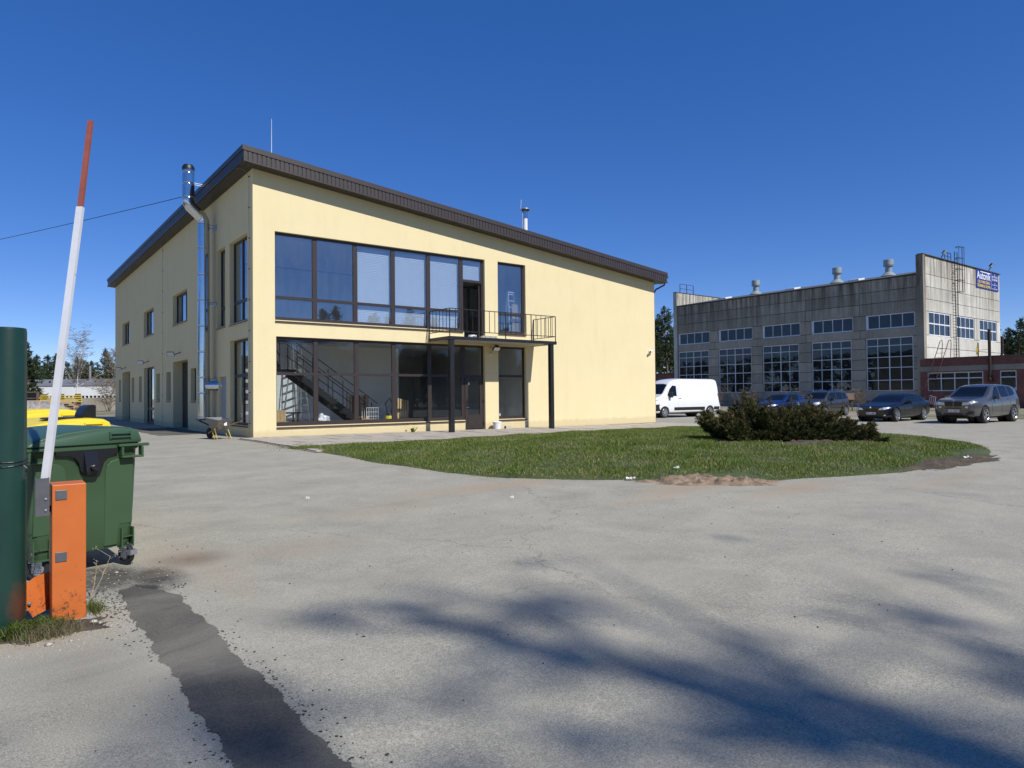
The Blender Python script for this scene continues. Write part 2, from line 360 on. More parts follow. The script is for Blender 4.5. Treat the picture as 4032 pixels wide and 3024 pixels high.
def blades(name, px, py, pz, h, w, seed, lean=.5, shade=None):
    rg = np.random.RandomState(seed); n_ = len(px); a = rg.uniform(0, 2*np.pi, n_); b_ = rg.uniform(0, 2*np.pi, n_); ln = rg.uniform(.1, 1, n_)*lean*h
    base = np.stack([px, py, pz], -1); r = np.stack([np.cos(a), np.sin(a), 0*a], -1)*w[:, None]/2; ld = np.stack([np.cos(b_)*ln, np.sin(b_)*ln, 0*a], -1); up = np.array([0, 0, 1.])
    mid = base+ld*.35+up*(h*.6)[:, None]; tip = base+ld+up*(h*np.sqrt(np.clip(1-(lean*.6)**2, .2, 1)))[:, None]
    V = np.stack([base-r, base+r, mid+r*.75, mid-r*.75, tip], 1).reshape(-1, 3)
    i = np.arange(n_)*5; F = np.concatenate([np.stack([i, i+1, i+2], -1), np.stack([i, i+2, i+3], -1), np.stack([i+3, i+2, i+4], -1)])
    me = np_mesh(name, V, F); at = me.attributes.new('rnd', 'FLOAT', 'POINT'); rv = rg.uniform(0, 1, n_) if shade is None else shade
    at.data.foreach_set('value', np.repeat(rv, 5).astype(np.float32)); return me
rg = np.random.RandomState(11)
N = 430000; px = rg.uniform(-1, 19.6, N); py = rg.uniform(-18.6, -3.8, N); dI = isl_dist(px, py)
clump = .5+.5*np.sin(px*2.1+np.sin(py*1.7)*1.3)*np.sin(py*2.3+np.sin(px*1.1))
ok = (dI > rg.uniform(-.08, .16, N)) & (rg.uniform(0, 1, N) > bare(px, py)*.96) & (rg.uniform(0, 1, N) < .62+.38*clump)
px, py, dI, clump = px[ok], py[ok], dI[ok], clump[ok]
hh = rg.uniform(.03, .08, len(px))*(.6+.75*clump)*(.5+.5*ss(dI/.6))
tall = rg.uniform(0, 1, len(px)) < .006; hh[tall] *= 2.0
sh = rg.uniform(0, 1, len(px))*.8; dry = (rg.uniform(0, 1, len(px)) < .09+.22*(clump < .25)); sh[dry] = rg.uniform(.8, 1.1, dry.sum())
gm = blades('grass', px, py, isl_z(px, py)-.005, hh, rg.uniform(.006, .014, len(px)), 5, .8, sh)
tag(mesh_obj('grass', gm, m_grass), 'short spring grass with straw coloured tufts covering the lawn island', 'grass', kind='stuff')

# ------------------------------------------------------------------ heaps of sand and soil at the lawn's edge, stones
def heap(name, cx, cy, rx, ry, rot, h, mat, label, cat, seed, res=.035):
    rg = np.random.RandomState(seed); u = np.arange(-1.15, 1.16, res/rx); v = np.arange(-1.15, 1.16, res/ry); U, Vv = np.meshgrid(u, v); ca, sa = math.cos(rot), math.sin(rot)
    X = cx+U*rx*ca-Vv*ry*sa; Y = cy+U*rx*sa+Vv*ry*ca
    ph = rg.uniform(0, 6, 12); lump = sum(np.sin(X*k*1.0+ph[i]+1.7*np.sin(Y*k*.8+ph[i+4]))*np.sin(Y*k*1.2+ph[i+8])/(1+i) for i, k in enumerate((9, 21, 43, 71)))
    rr = np.hypot(U, Vv)+.12*np.sin(np.arctan2(Vv, U)*5+ph[0])+.08*np.sin(np.arctan2(Vv, U)*11+ph[1])
    lump = lump+.5*rg.normal(0, 1, U.shape)*(res < .1); H = ss((1-rr)/.55)*np.clip(h*.5+h*(.42 if h < .5 else .05)*lump+(h*.4 if h > .5 else 0), 0, 9)
    # tyre tread ridges pressed along the heap
    H += ss((1-rr)/.4)*h*.25*np.clip(np.sin(U*rx*22+2*Vv), 0, 1)**3
    Z = np.maximum(G(X, Y), isl_z(X, Y))+H-.012*(rr > .95)-.02*(rr > 1.02)
    Vt = np.stack([X, Y, Z], -1).reshape(-1, 3); nx_ = len(u); i = (np.arange(nx_-1)[None]+nx_*np.arange(len(v)-1)[:, None]).ravel()
    keepf = (rr[:-1, :-1] < 1.06).ravel(); i = i[keepf]
    me = np_mesh(name, Vt, np.stack([i, i+1, i+nx_+1, i+nx_], -1)); o = mesh_obj(name, me, mat); tag(o, label, cat, kind='stuff'); return o
m_sandheap = M('damp_sand', (.25, .18, .115), .95, var=.45, vs_=5, bs=60, bstr=.8, bd=.015, fine=70)
m_topsoil = M('dark_soil', (.085, .065, .042), .95, var=.4, vs_=5, bs=50, bstr=.8, bd=.02, fine=60)
heap('sand_heap', 2.85, -16.35, 1.3, .45, -.72, .085, m_sandheap, 'ridge of brown sand churned up by tyres along the lawn edge', 'sand', 2)
heap('soil_scrape', 8.9, -18.0, 2.2, .40, -.03, .035, m_topsoil, 'dark bare soil scraped open along the curved lawn edge', 'soil', 3)
heap('soil_mat', 10.9, -14.5, 2.4, .75, -.12, .05, m_topsoil, 'bare soil and dead needles under the spreading juniper', 'soil', 4)

heap('gate_soil', -6.88, -18.05, .42, .24, -.2, .035, m_topsoil, 'dark crumbly soil round the feet of post and barrier', 'soil', 12, .02)
ICO = [(.0, 0, 1), (.94, 0, .33), (-.3, .9, .3), (-.75, -.6, .28), (.3, -.9, .35), (.5, .5, -.5), (-.6, .3, -.5), (-.1, -.6, -.55)]
ICOF = [(0, 1, 2), (0, 2, 3), (0, 3, 4), (0, 4, 1), (1, 5, 2), (2, 5, 6), (2, 6, 3), (3, 6, 7), (3, 7, 4), (4, 7, 1), (1, 7, 5), (5, 7, 6)]
def stones(name, P, size, mat, seed, label, cat, flat=.6):
    rg = np.random.RandomState(seed); V = []; F = []; base = np.array(ICO)
    for k, (x, y) in enumerate(P):
        s = size[k]; a = rg.uniform(0, 6.28); c, d = math.cos(a), math.sin(a); q = base*rg.uniform(.7, 1.3, (8, 1))*s
        q = np.stack([q[:, 0]*c-q[:, 1]*d, q[:, 0]*d+q[:, 1]*c, q[:, 2]*flat], -1); q += [x, y, max(g(x, y), float(isl_z(x, y)) if isl_dist(x, y) > 0 else -9)+s*.2]
        V.append(q); F.append(np.array(ICOF)+8*k)
    o = mesh_obj(name, np_mesh(name, np.concatenate(V), np.concatenate(F)), mat); tag(o, label, cat, kind='stuff'); return o
m_chip = M('black_chippings', (.035, .033, .033), .8, var=.4, vs_=30)
m_stone = M('pale_stone', (.42, .39, .33), .85, var=.25, vs_=25, bs=50, bstr=.4)
rg = np.random.RandomState(21); P = []
for k in range(520):
    y = rg.uniform(-22.6, -17.3); side = rg.rand() < .5; P.append(((-6.345 if side else -5.945)+(-1 if side else 1)*abs(rg.normal(0, .085)), y))
for k in range(430): P.append((rg.normal(-6.42, .14), rg.normal(-17.75, .28)))
for k in range(240): P.append((rg.uniform(-7.2, 2), rg.uniform(-21.5, -15)))
stones('loose_chippings', P, rg.uniform(.003, .0105, len(P)), m_chip, 5, 'small black asphalt chippings scattered along the trench patch', 'gravel')
P = [(rg.normal(-6.75, .22), rg.normal(-18.15, .28)) for k in range(150)]+[(rg.normal(-6.3, .25), rg.normal(-16.9, .4)) for k in range(110)]+[(rg.uniform(.6, 5.5), 0) for k in range(60)]+[(rg.uniform(-5, 8), rg.uniform(-20, -15)) for k in range(60)]
P = [(x, (-14.35-.75*x+rg.normal(0, .25)) if y == 0 else y) for x, y in P]
stones('pale_pebbles', P, rg.uniform(.003, .010, len(P)), m_stone, 6, 'pale pebbles and grit round the barrier foot and lawn edge', 'gravel')
for i, (x, y, s) in enumerate(((-6.68, -18.02, .03), (-6.59, -18.06, .036), (-6.55, -18.12, .018), (-6.88, -18.42, .03), (-6.75, -18.42, .02), (-6.24, -16.55, .026))):
    o = stones('stone', [(0, 0)], [s], m_stone, 40+i, None, None); o.name = 'stone'; del o['kind']; o.location = (x, y, g(x, y)-g(0, 0)+.0)
    tag(o, ['yellowish round stone at the orange barrier foot', 'larger angular yellow stone at the orange barrier foot', 'small pale stone beside the two yellow stones', 'flat grey stone lying in the weeds', 'small grey stone at the weeds’ edge', 'pale stone lying alone before the green bin'][i].replace('’', "'"), 'stone')

# ------------------------------------------------------------------ paving along the front of the office
m_slab = M('pale_concrete_slab', (.42, .375, .30), .9, var=.14, vs_=1.6, bs=35, bstr=.25, fine=50, dirt=((.25, .21, .15), 1.1, .55, .8))
m_bed = M('sand_joint', (.30, .25, .18), .95, var=.3, vs_=4, fine=40)
pav = mesh_obj('pavement', grid_mesh('pavement', np.arange(-.55, 20.8, .5), np.arange(-7.0, .01, .5), lambda X, Y: G(X, Y)+.012+wob(X, Y)), m_bed); tag(pav, kind='structure')
tile_me = MB().box(-.5, .5, -.5, .5, -.5, .5).mesh('paving_slab', bevel=.012, seg=1); tile_me.materials.append(m_slab)
rg = np.random.RandomState(4); k = 0
for i in range(28):
    for j in range(9):
        x = -.1+i*.75; y = -.42-j*.75
        if float(isl_dist(x, y)) > .55 or y < -6.7+.0*x: continue
        z = g(x, y)+float(wob(x, y)); sx = (g(x+.3, y)-g(x-.3, y))/.6; sy = (g(x, y+.3)-g(x, y-.3))/.6
        mesh_obj('paving_slab', tile_me, None, pav, (x, y, z+.016+rg.uniform(-.001, .001)), (sy+rg.normal(0, .0015), -sx+rg.normal(0, .0015), rg.normal(0, .002)), (.735, .735, .05))
# ------------------------------------------------------------------ the yellow office building
ms, n, l, b = nodes_of('cream_stucco'); co = pos(n)
t = noise(n, l, co, .7, 6, .6); r = ramp(n, [(.3, (.75, .635, .362)), (.7, (.78, .665, .392))]); l.new(t.outputs[0], r.inputs[0])
t2 = noise(n, l, scaled(n, l, co, 1, 1, .22), 1.6, 9, .72); r2 = ramp(n, [(.5, 1), (.85, .91)]); l.new(t2.outputs[0], r2.inputs[0])
t3 = noise(n, l, co, 40, 3, .7); r3 = ramp(n, [(.3, .96), (.7, 1.03)]); l.new(t3.outputs[0], r3.inputs[0])
# splash-back dirt on the lowest hand's breadth of the render
sp = n.new('ShaderNodeSeparateXYZ'); l.new(co, sp.inputs[0]); dz = math_(n, l, 'ADD', sp.outputs[2], math_(n, l, 'MULTIPLY', t2.outputs[0], -.35)); rz = ramp(n, [(.0, 1), (.12, 0)]); l.new(dz, rz.inputs[0])
c = mixc(n, l, 1, r.outputs[0], r2.outputs[0], 'MULTIPLY'); c = mixc(n, l, 1, c, r3.outputs[0], 'MULTIPLY'); c = mixc(n, l, math_(n, l, 'MULTIPLY', rz.outputs[0], .35), c, (.42, .34, .2))
l.new(c, b.inputs['Base Color']); b.inputs['Roughness'].default_value = .92; b.inputs['Specular IOR Level'].default_value = .2
bump(n, l, b, t3.outputs[0], .35, .006); m_stucco = ms
m_fascia = M('brown_sheet_metal', (.044, .034, .029), .45, .0, var=.12, vs_=2, dirt=((.22, .21, .19), .9, .72, .8))
m_frame = M('dark_brown_frame', (.040, .030, .026), .4, var=.1, vs_=6)
m_frame2 = M('charcoal_frame', (.028, .029, .031), .4, var=.1, vs_=6)
m_black = M('black_painted_steel', (.012, .012, .013), .45, var=.2, vs_=8, dirt=((.06, .045, .035), 6, .66, .8))
m_white_wall = M('white_interior_paint', (.85, .85, .83), .9, var=.04, vs_=2)
m_grey_wall = M('grey_interior_plaster', (.55, .55, .53), .9, var=.08, vs_=2)
m_floor_in = M('screed_floor', (.5, .48, .44), .8, var=.2, vs_=1.5)
m_plinth = M('dark_plinth', (.03, .028, .026), .9, var=.3, vs_=5)
m_glass = glass_mat('window_glass', .06, (.95, .965, .96), 0, .03, .01)
m_glass_up = glass_mat('reflective_window_glass', .33, (.86, .90, .93), 0, .03, .04)
m_steel = M('stainless_steel', (.62, .63, .64), .13, 1, var=.05, vs_=6)
m_white = M('white_plastic', (.78, .78, .76), .45, var=.04)
m_lampgrey = M('grey_lamp_housing', (.30, .31, .32), .4, .3, var=.08)

SL = .0998
def sof(x): return 9.19-SL*x
off = thing('office_building', 'cream rendered two storey office with sloping brown roof edge and big dark framed windows', 'building')
FH = [(.745, 9.62, 4.07, 7.15), (8.55, 9.62, 3.66, 4.07), (10.30, 11.82, 4.07, 7.15), (.78, 9.60, .38, 3.50), (8.58, 9.60, -.35, .38), (10.30, 11.82, .37, 3.50)]
plate('front', 0, 20.35, -.35, 9.19, FH, 0, .35, top=sof).build('front_wall', m_stucco, off)
DOORS = [(9.48, 12.52), (17.25, 20.2), (25.0, 28.0)]; SLITS = [(7.96, 8.94), (13.1, 14.1), (15.7, 16.63), (20.9, 21.85), (23.45, 24.38), (28.6, 29.53)]; SMALL = [(9.58, 12.55), (17.33, 20.27), (25.15, 28.0)]
LH = [(a, c, -.35, 3.14) for a, c in DOORS]+[(a, c, 1.28, 2.70) for a, c in SLITS]+[(a, c, 4.93, 6.34) for a, c in SMALL]+[(.62, 2.8, 4.10, 7.12), (3.4, 4.56, 4.12, 7.13), (.56, 2.76, .42, 3.49), (3.29, 4.32, .57, 2.20)]
plate('left', .35, 31.13, -.35, 9.19, LH, 0, .46).build('side_wall', m_stucco, off)
MB().box(20.0, 20.35, .35, 30.78, -.35, 7.16).build('east_wall', m_stucco, off)
plate(lambda u, z, d: (u, 31.13-d, z), .46, 20.35, -.35, 9.1, [], 0, .35, top=lambda u: sof(u)-.004).build('rear_wall', m_stucco, off)
MB().box(-.015, .012, -.015, 31.1, -.4, -.055).box(.012, 20.36, -.015, .012, -.4, -.075).build('plinth', m_plinth, off)

def prism_roof(x0, x1, y0, y1, za, zb):
    return MB().add([(x, y, sof(x)+dz) for dz in (za, zb) for x, y in ((x0, y0), (x1, y0), (x1, y1), (x0, y1))], [(0, 3, 2, 1), (4, 5, 6, 7), (0, 1, 5, 4), (1, 2, 6, 5), (2, 3, 7, 6), (3, 0, 4, 7)])
prism_roof(-.43, 20.80, -.47, 31.4, .03, .50).build('roof', m_fascia, off)
fas = prism_roof(-.47, 20.83, -.51, -.47, .365, .535).build('fascia', m_fascia, off)
mb = MB(); mb.box(-.475, -.43, -.515, 31.44, 9.19+.047+.365, 9.19+.047+.535); mb.box(-.478, -.45, -.518, 31.44, 9.232, 9.272); mb.build('fascia_cap', m_fascia, fas)
prism_roof(-.478, 20.83, -.518, -.47, -.004, .035).build('fascia_trim', m_fascia, fas)
W_ = .128; pit = .153
def rib(slope):   # a cladding board with folded edges
    mb = MB(); prof = [(0, 0), (.012, -.018), (W_-.012, -.018), (W_, 0)]; V = []
    for z in (.0, .325):
        for x, y in prof: V.append((x, y, z-slope*x))
    mb.add(V, [(0, 1, 5, 4), (1, 2, 6, 5), (2, 3, 7, 6), (0, 3, 2, 1), (4, 5, 6, 7), (3, 0, 4, 7)]); me = mb.mesh('fascia_panel'); me.materials.append(m_fascia); return me
rf = rib(SL); rl = rib(0)
for i in range(139):
    x = -.44+i*pit; mesh_obj('fascia_panel', rf, None, fas, (x, -.472, sof(x)+.037))
for i in range(206):
    y = -.44+i*pit; mesh_obj('fascia_panel', rl, None, fas, (-.432, y+W_, 9.237+.037), (0, 0, -math.pi/2))
sfo = prism_roof(-.43, 20.8, -.47, 0.0, .012, .028).build('soffit', m_fascia, off)
sb = MB().add([(x, y, z-SL*x) for z in (0, .012) for x, y in ((0, 0), (.138, 0), (.138, .47), (0, .47))], [(0, 3, 2, 1), (4, 5, 6, 7), (0, 1, 5, 4), (1, 2, 6, 5), (2, 3, 7, 6), (3, 0, 4, 7)]).mesh('soffit_board'); sb.materials.append(m_fascia)
for i in range(139):
    x = -.44+i*pit; mesh_obj('soffit_board', sb, None, sfo, (x, -.47, sof(x)-.001))
prism_roof(-.43, -.0, .01, 31.4, .012, .028).build('soffit_backing', m_fascia, sfo)
sb2 = MB().add([(x, y, z-SL*x) for z in (0, .012) for x, y in ((0, 0), (.43, 0), (.43, .138), (0, .138))], [(0, 3, 2, 1), (4, 5, 6, 7), (0, 1, 5, 4), (1, 2, 6, 5), (2, 3, 7, 6), (3, 0, 4, 7)]).mesh('soffit_board'); sb2.materials.append(m_fascia)
for i in range(205):
    mesh_obj('soffit_board', sb2, None, sfo, (-.43, .01+i*pit, sof(-.43)-.001))
mb = MB().tube([(20.86, -.48, 7.42), (20.86, 31.4, 7.42)], .065, 8); mb.build('gutter', m_fascia, off, smooth=True)
mb = MB().tube([(20.84, -.28, 7.38), (20.84, -.28, 7.05), (20.42, -.06, 6.8), (20.42, .1, 6.6), (20.42, .1, 0)], .045, 8); mb.build('downpipe', m_fascia, off, smooth=True)

def window(parent, face, u0, u1, z0, z1, panes, d, mf, mgl, sill=None, name='window', thick=.07):
    w = plate(face, u0+.002, u1-.002, z0+.002, z1-.002, panes, d, d+thick).build(name, mf, parent)
    for p in panes:
        fbox(face, p[0]-.01, p[1]+.01, p[2]-.01, p[3]+.01, d+thick*.45, d+thick*.45+.012).build('pane', mgl, w)
    if sill:
        P = FACES[face]; mb = MB(); a, c = sill
        mb.add([P(u0-.0, z0+.012, d-.003), P(u1, z0+.012, d-.003), P(u1, z0-.045, -a), P(u0, z0-.045, -a), P(u0, z0-.075, -a), P(u1, z0-.075, -a), P(u1, z0-.002, d-.003), P(u0, z0-.002, d-.003)],
               [(0, 1, 2, 3), (3, 2, 5, 4), (4, 5, 6, 7), (0, 3, 4, 7), (1, 6, 5, 2), (0, 7, 6, 1)])
        mb.build('sill', c, w)
    return w
# upper ribbon window: five bays and a balcony door
mu = [.745, 2.22, 3.79, 5.36, 6.94, 8.50]
pan = []
for i in range(5):
    a = mu[i]+(.06 if i == 0 else .085); c = mu[i+1]-.085
    pan += [(a, c, 4.19, 4.83), (a, c, 4.93, 7.06)]
w = window(off, 'front', .745, 8.5, 4.07, 7.15, pan, .13, m_frame, m_glass_up, (.05, m_frame))
plate('front', 8.502, 9.618, 3.66, 7.148, [(8.60, 9.53, 3.74, 6.14), (8.60, 9.53, 6.24, 7.06)], .13, .20).build('door_frame', m_frame, off)
fbox('front', 8.59, 9.54, 6.23, 7.07, .16, .172).build('pane', m_glass_up, off)
dl = plate(lambda u, z, d: (9.50-d, .22+u, z), 0, .86, 3.76, 6.12, [(.1, .76, 4.75, 6.02)], 0, .06).build('balcony_door', m_frame, off)
plate(lambda u, z, d: (9.50-d, .22+u, z), .09, .77, 4.74, 6.03, [], .025, .035).build('pane', m_glass, dl)
window(off, 'front', 10.30, 11.82, 4.07, 7.15, [(10.36, 11.72, 4.19, 4.86), (10.36, 11.72, 4.96, 7.06)], .13, m_frame, m_glass_up, (.05, m_frame))
# lower ribbon window and the entrance
ml = [.78, 2.25, 3.82, 5.38, 6.97, 8.52]; pan = []
for i in range(5):
    a = ml[i]+(.06 if i == 0 else .085); c = ml[i+1]-(.085 if i < 4 else .03)
    pan += [(a, c, .52, 2.16), (a, c, 2.26, 3.41)]
window(off, 'front', .78, 8.575, .38, 3.5, pan, .13, m_frame, m_glass, (.05, m_frame))
plate('front', 8.58, 9.60, -.02, 3.498, [(8.64, 9.545, 0.0, 2.13), (8.67, 9.52, 2.25, 3.41)], .13, .20).build('door_frame', m_frame, off)
fbox('front', 8.66, 9.53, 2.24, 3.42, .16, .172).build('pane', m_glass, off)
ed = plate('front', 8.65, 9.535, .012, 2.12, [(8.80, 9.39, .60, 2.0)], .11, .18).build('entrance_door', m_frame, off)
fbox('front', 8.79, 9.40, .59, 2.01, .14, .152).build('pane', m_glass, ed)
fbox('front', 8.78, 9.41, .13, .47, .095, .11).build('kick_panel', m_frame, ed)
MB().tube([(8.74, .11, 1.22), (8.74, .05, 1.22), (8.74, .05, .98), (8.74, .11, .98)], .012, 8).build('handle', m_black, ed, smooth=True)
MB().tube([(8.70, .11, .90), (8.70, .06, .90), (8.82, .06, .90)], .011, 8).build('handle', m_steel, ed, smooth=True)
MB().lathe([(.02, 0), (.02, .012), (0.0, .013)], 12, (8.71, .098, 1.06), 'Y').build('lock', m_steel, ed)
MB().lathe([(.055, 0), (.055, .003), (0, .003)], 20, (8.84, .1345, 1.88), 'Y').build('sticker', m_white, ed)
for z in (.22, 1.15): MB().box(9.52, 9.58, .085, .13, z-.05, z+.05).build('hinge', m_black, ed)
window(off, 'front', 10.30, 11.82, .37, 3.50, [(10.36, 11.74, .50, 2.17), (10.36, 11.74, 2.27, 3.41)], .13, m_frame, m_glass, (.05, m_frame))
# side windows, slits and doors
window(off, 'left', .62, 2.8, 4.10, 7.12, [(.70, 1.64, 4.19, 4.83), (1.78, 2.72, 4.19, 4.83), (.70, 1.64, 4.93, 7.04), (1.78, 2.72, 4.93, 7.04)], .15, m_frame2, m_glass_up, (.05, m_fascia))
window(off, 'left', 3.4, 4.56, 4.12, 7.13, [(3.48, 4.48, 4.2, 4.83), (3.48, 4.48, 4.93, 7.05)], .15, m_frame2, m_glass_up, (.05, m_fascia))
window(off, 'left', .56, 2.76, .42, 3.49, [(.64, 1.6, .5, 2.13), (1.74, 2.68, .5, 2.13), (.64, 1.6, 2.25, 3.41), (1.74, 2.68, 2.25, 3.41)], .15, m_frame2, m_glass, (.05, m_fascia))
for a, c in SMALL:
    window(off, 'left', a, c, 4.93, 6.34, [(a+.08+i*(c-a-.06)/3, a+(i+1)*(c-a-.06)/3-.02, 5.02, 6.26) for i in range(3)], .17, m_frame2, m_glass_up, (.05, m_fascia))
for a, c in SLITS: window(off, 'left', a, c, 1.28, 2.70, [(a+.07, c-.07, 1.35, 2.63)], .17, m_frame2, m_glass, (.05, m_frame2))
m_grille = M('rusty_dark_shutter', (.035, .032, .03), .6, .2, var=.3, vs_=7)
sh = fbox('left', 9.5, 12.5, -.02, 3.12, .42, .44).build('roller_shutter', m_grille, off)
for i in range(26): fbox('left', 9.52, 12.48, .02+i*.118, .02+i*.118+.1, .405, .42).build('slat', m_grille, sh)
a, c = DOORS[1]
dw = window(off, 'left', a, c, -.02, 3.14, [(a+.08, a+.85, .9, 3.05), (a+1.0, a+1.9, .9, 3.05), (a+2.05, c-.08, .9, 3.05), (a+.1, a+.83, .1, .76), (a+1.02, a+1.88, .1, .76), (a+2.07, c-.1, .1, .76)], .18, m_frame2, m_glass, None, 'glazed_door')
fbox('left', 25.02, 27.98, -.02, 3.12, .40, .44).build('sheet_door', m_grille, off)
fd = fbox('left', 3.31, 4.30, .58, 2.19, .09, .13).build('service_door', M('grey_steel_door', (.34, .36, .39), .5, var=.05), off)
MB().box(.06, .09, 3.40, 3.44, 1.3, 1.42).build('handle', m_black, fd)
# floors, ceilings and walls inside
MB().box(.46, 20.0, .35, 30.78, -.2, .0).build('floor', m_floor_in, off)
mb = MB(); mb.box(4.2, 19.99, .352, 30.7, 3.6, 3.68).box(.462, 4.2, 4.5, 30.7, 3.6, 3.68).box(.462, 4.2, .352, .8, 3.6, 3.68)
mb.build('storey_slab', m_grey_wall, off)
MB().box(.462, 7.9, 4.5, 4.65, .0, 3.595).build('partition', m_white_wall, off)
MB().box(7.9, 19.98, 10.5, 10.65, .0, 3.595).build('partition', m_grey_wall, off)
MB().box(11.95, 12.1, .36, 10.5, .0, 3.595).build('partition', m_grey_wall, off)
MB().box(.462, 19.98, 6.5, 6.65, 3.685, 7.1).build('partition', m_grey_wall, off)
MB().box(.462, 19.98, .36, 6.5, 7.16, 7.2).build('ceiling', m_white_wall, off)
# balcony
ZB = 3.66
bal = MB().box(6.87, 12.25, -1.53, -.004, 3.56, ZB).build('balcony', M('concrete_soffit', (.42, .39, .33), .9, var=.12, vs_=2), off)
MB().box(6.85, 12.27, -1.555, -1.531, 3.545, ZB+.012).box(6.845, 6.869, -1.53, -.004, 3.545, ZB+.012).box(12.251, 12.275, -1.53, -.004, 3.545, ZB+.012).build('edge_beam', m_black, bal)
for x in (6.99, 12.02): MB().box(x-.092, x+.092, -1.545, -1.36, -.3, 3.548).build('post', m_black, bal, bevel=.012, seg=1)
for x in (6.95, 12.02): MB().box(x-.2, x+.2, -1.56, -1.2, 3.535, 3.559).build('bearing_plate', m_black, bal)
mb = MB(); R0, R1 = ZB+.22, ZB+1.08
for z in (R0, R1):
    mb.bar((6.88, -1.52, z), (12.24, -1.52, z), .028, .028); mb.bar((6.88, -1.506, z), (6.88, -.006, z), .028, .028); mb.bar((12.24, -1.506, z), (12.24, -.006, z), .028, .028)
mb.build('handrail', m_black, bal)
xs = [6.89+i*.267 for i in range(21)]
bmh = MB().box(-.009, .009, -.009, .009, R0+.013, R1-.013).mesh('baluster'); bmh.materials.append(m_black)
bml = MB().box(-.014, .014, -.014, .014, ZB+.01, R1-.013).mesh('rail_post'); bml.materials.append(m_black)
for i, x in enumerate(xs): mesh_obj('rail_post' if i % 5 == 0 else 'baluster', bml if i % 5 == 0 else bmh, None, bal, (min(x, 12.235), -1.52, 0))
for x in (6.88, 12.24):
    for j, y in enumerate((-.03, -.3, -.55, -.8, -1.05, -1.3)): mesh_obj('rail_post' if j == 0 else 'baluster', bml if j == 0 else bmh, None, bal, (x, y, 0))
# blinds in the upper windows
m_slat = M('white_blind_slat', (.74, .77, .80), .5, var=.03)
for a, c, z0 in ((3.875, 5.275, 4.2), (5.445, 6.855, 4.2), (7.025, 8.415, 4.2), (8.6, 9.53, 6.24)):
    bl = MB().box(a, c, .27, .33, 7.05, 7.10).build('window_blind', m_slat, off)
    sm = MB().add([(0, .0, .0), (c-a, .0, .0), (c-a, .016, .062), (0, .016, .062), (0, .003, -.001), (c-a, .003, -.001), (c-a, .019, .061), (0, .019, .061)],
                  [(0, 1, 2, 3), (7, 6, 5, 4), (0, 4, 5, 1), (3, 2, 6, 7), (0, 3, 7, 4), (1, 5, 6, 2)]).mesh('slat'); sm.materials.append(m_slat)
    z = z0
    while z < 6.98: mesh_obj('slat', sm, None, bl, (a, .28, z)); z += .062

# ------------------------------------------------------------------ fittings on the office
fl = thing('steel_flue', 'shiny stainless steel flue with black cap rising up the shaded side wall', 'chimney', (-.42, 4.86, 0))
R_ = .218
MB().lathe([(R_, .58), (R_, 8.22)], 28).build('pipe', m_steel, fl, smooth=True)
MB().tube([(0, 0, 8.2), (0, 0, 8.34), (-.07, 0, 8.47), (-.48, 0, 8.83), (-.55, 0, 8.96), (-.55, 0, 9.1)], R_*.995, 28).build('elbow', m_steel, fl, smooth=True)
MB().lathe([(R_, 9.08), (R_, 10.30)], 28, (-.55, 0, 0)).build('pipe', m_steel, fl, smooth=True)
MB().lathe([(R_*1.03, 10.22), (R_*1.03, 10.34), (R_*.78, 10.43), (R_*.7, 10.43), (R_*.7, 10.3)], 28, (-.55, 0, 0)).build('cap', m_black, fl, smooth=True)
rm = MB().lathe([(R_+.004, -.035), (R_+.012, -.03), (R_+.004, -.012), (R_+.004, .012), (R_+.012, .03), (R_+.004, .035)], 28).mesh('clamp_ring', smooth=True); rm.materials.append(m_steel)
for z in (8.21, 7.25, 6.21, 5.22, 4.20, 3.19, 2.19, 1.59, .64): mesh_obj('clamp_ring', rm, None, fl, (0, 0, z))
for z in (9.16, 9.7, 10.12): mesh_obj('clamp_ring', rm, None, fl, (-.55, 0, z))
for z in (8.14, 5.12, 2.14): MB().tube([(.15, -.24, z), (.42, -.24, z)], .014, 6).tube([(.15, .24, z), (.42, .24, z)], .014, 6).box(.395, .418, -.3, .3, z-.12, z+.03).build('bracket', M('galvanised_steel', (.42, .43, .44), .45, .8), fl)
MB().tube([(-.5, -.1, 9.75), (-.03, -.1, 9.72)], .015, 6).tube([(-.5, .12, 9.75), (-.03, .12, 9.72)], .015, 6).build('stay', m_white, fl)
MB().tube([(.1, -.05, 1.87), (.42, -.30, 1.87), (.62, -.38, 1.87)], .2, 24).build('tee_branch', m_steel, fl, smooth=True)
MB().box(-.24, .3, -.24, .24, .53, .58).build('base_plate', m_black, fl); MB().bar((-.2, 0, .53), (.42, 0, .2), .05).bar((-.2, .15, .55), (.42, .15, .55), .05).build('wall_bracket', m_black, fl)

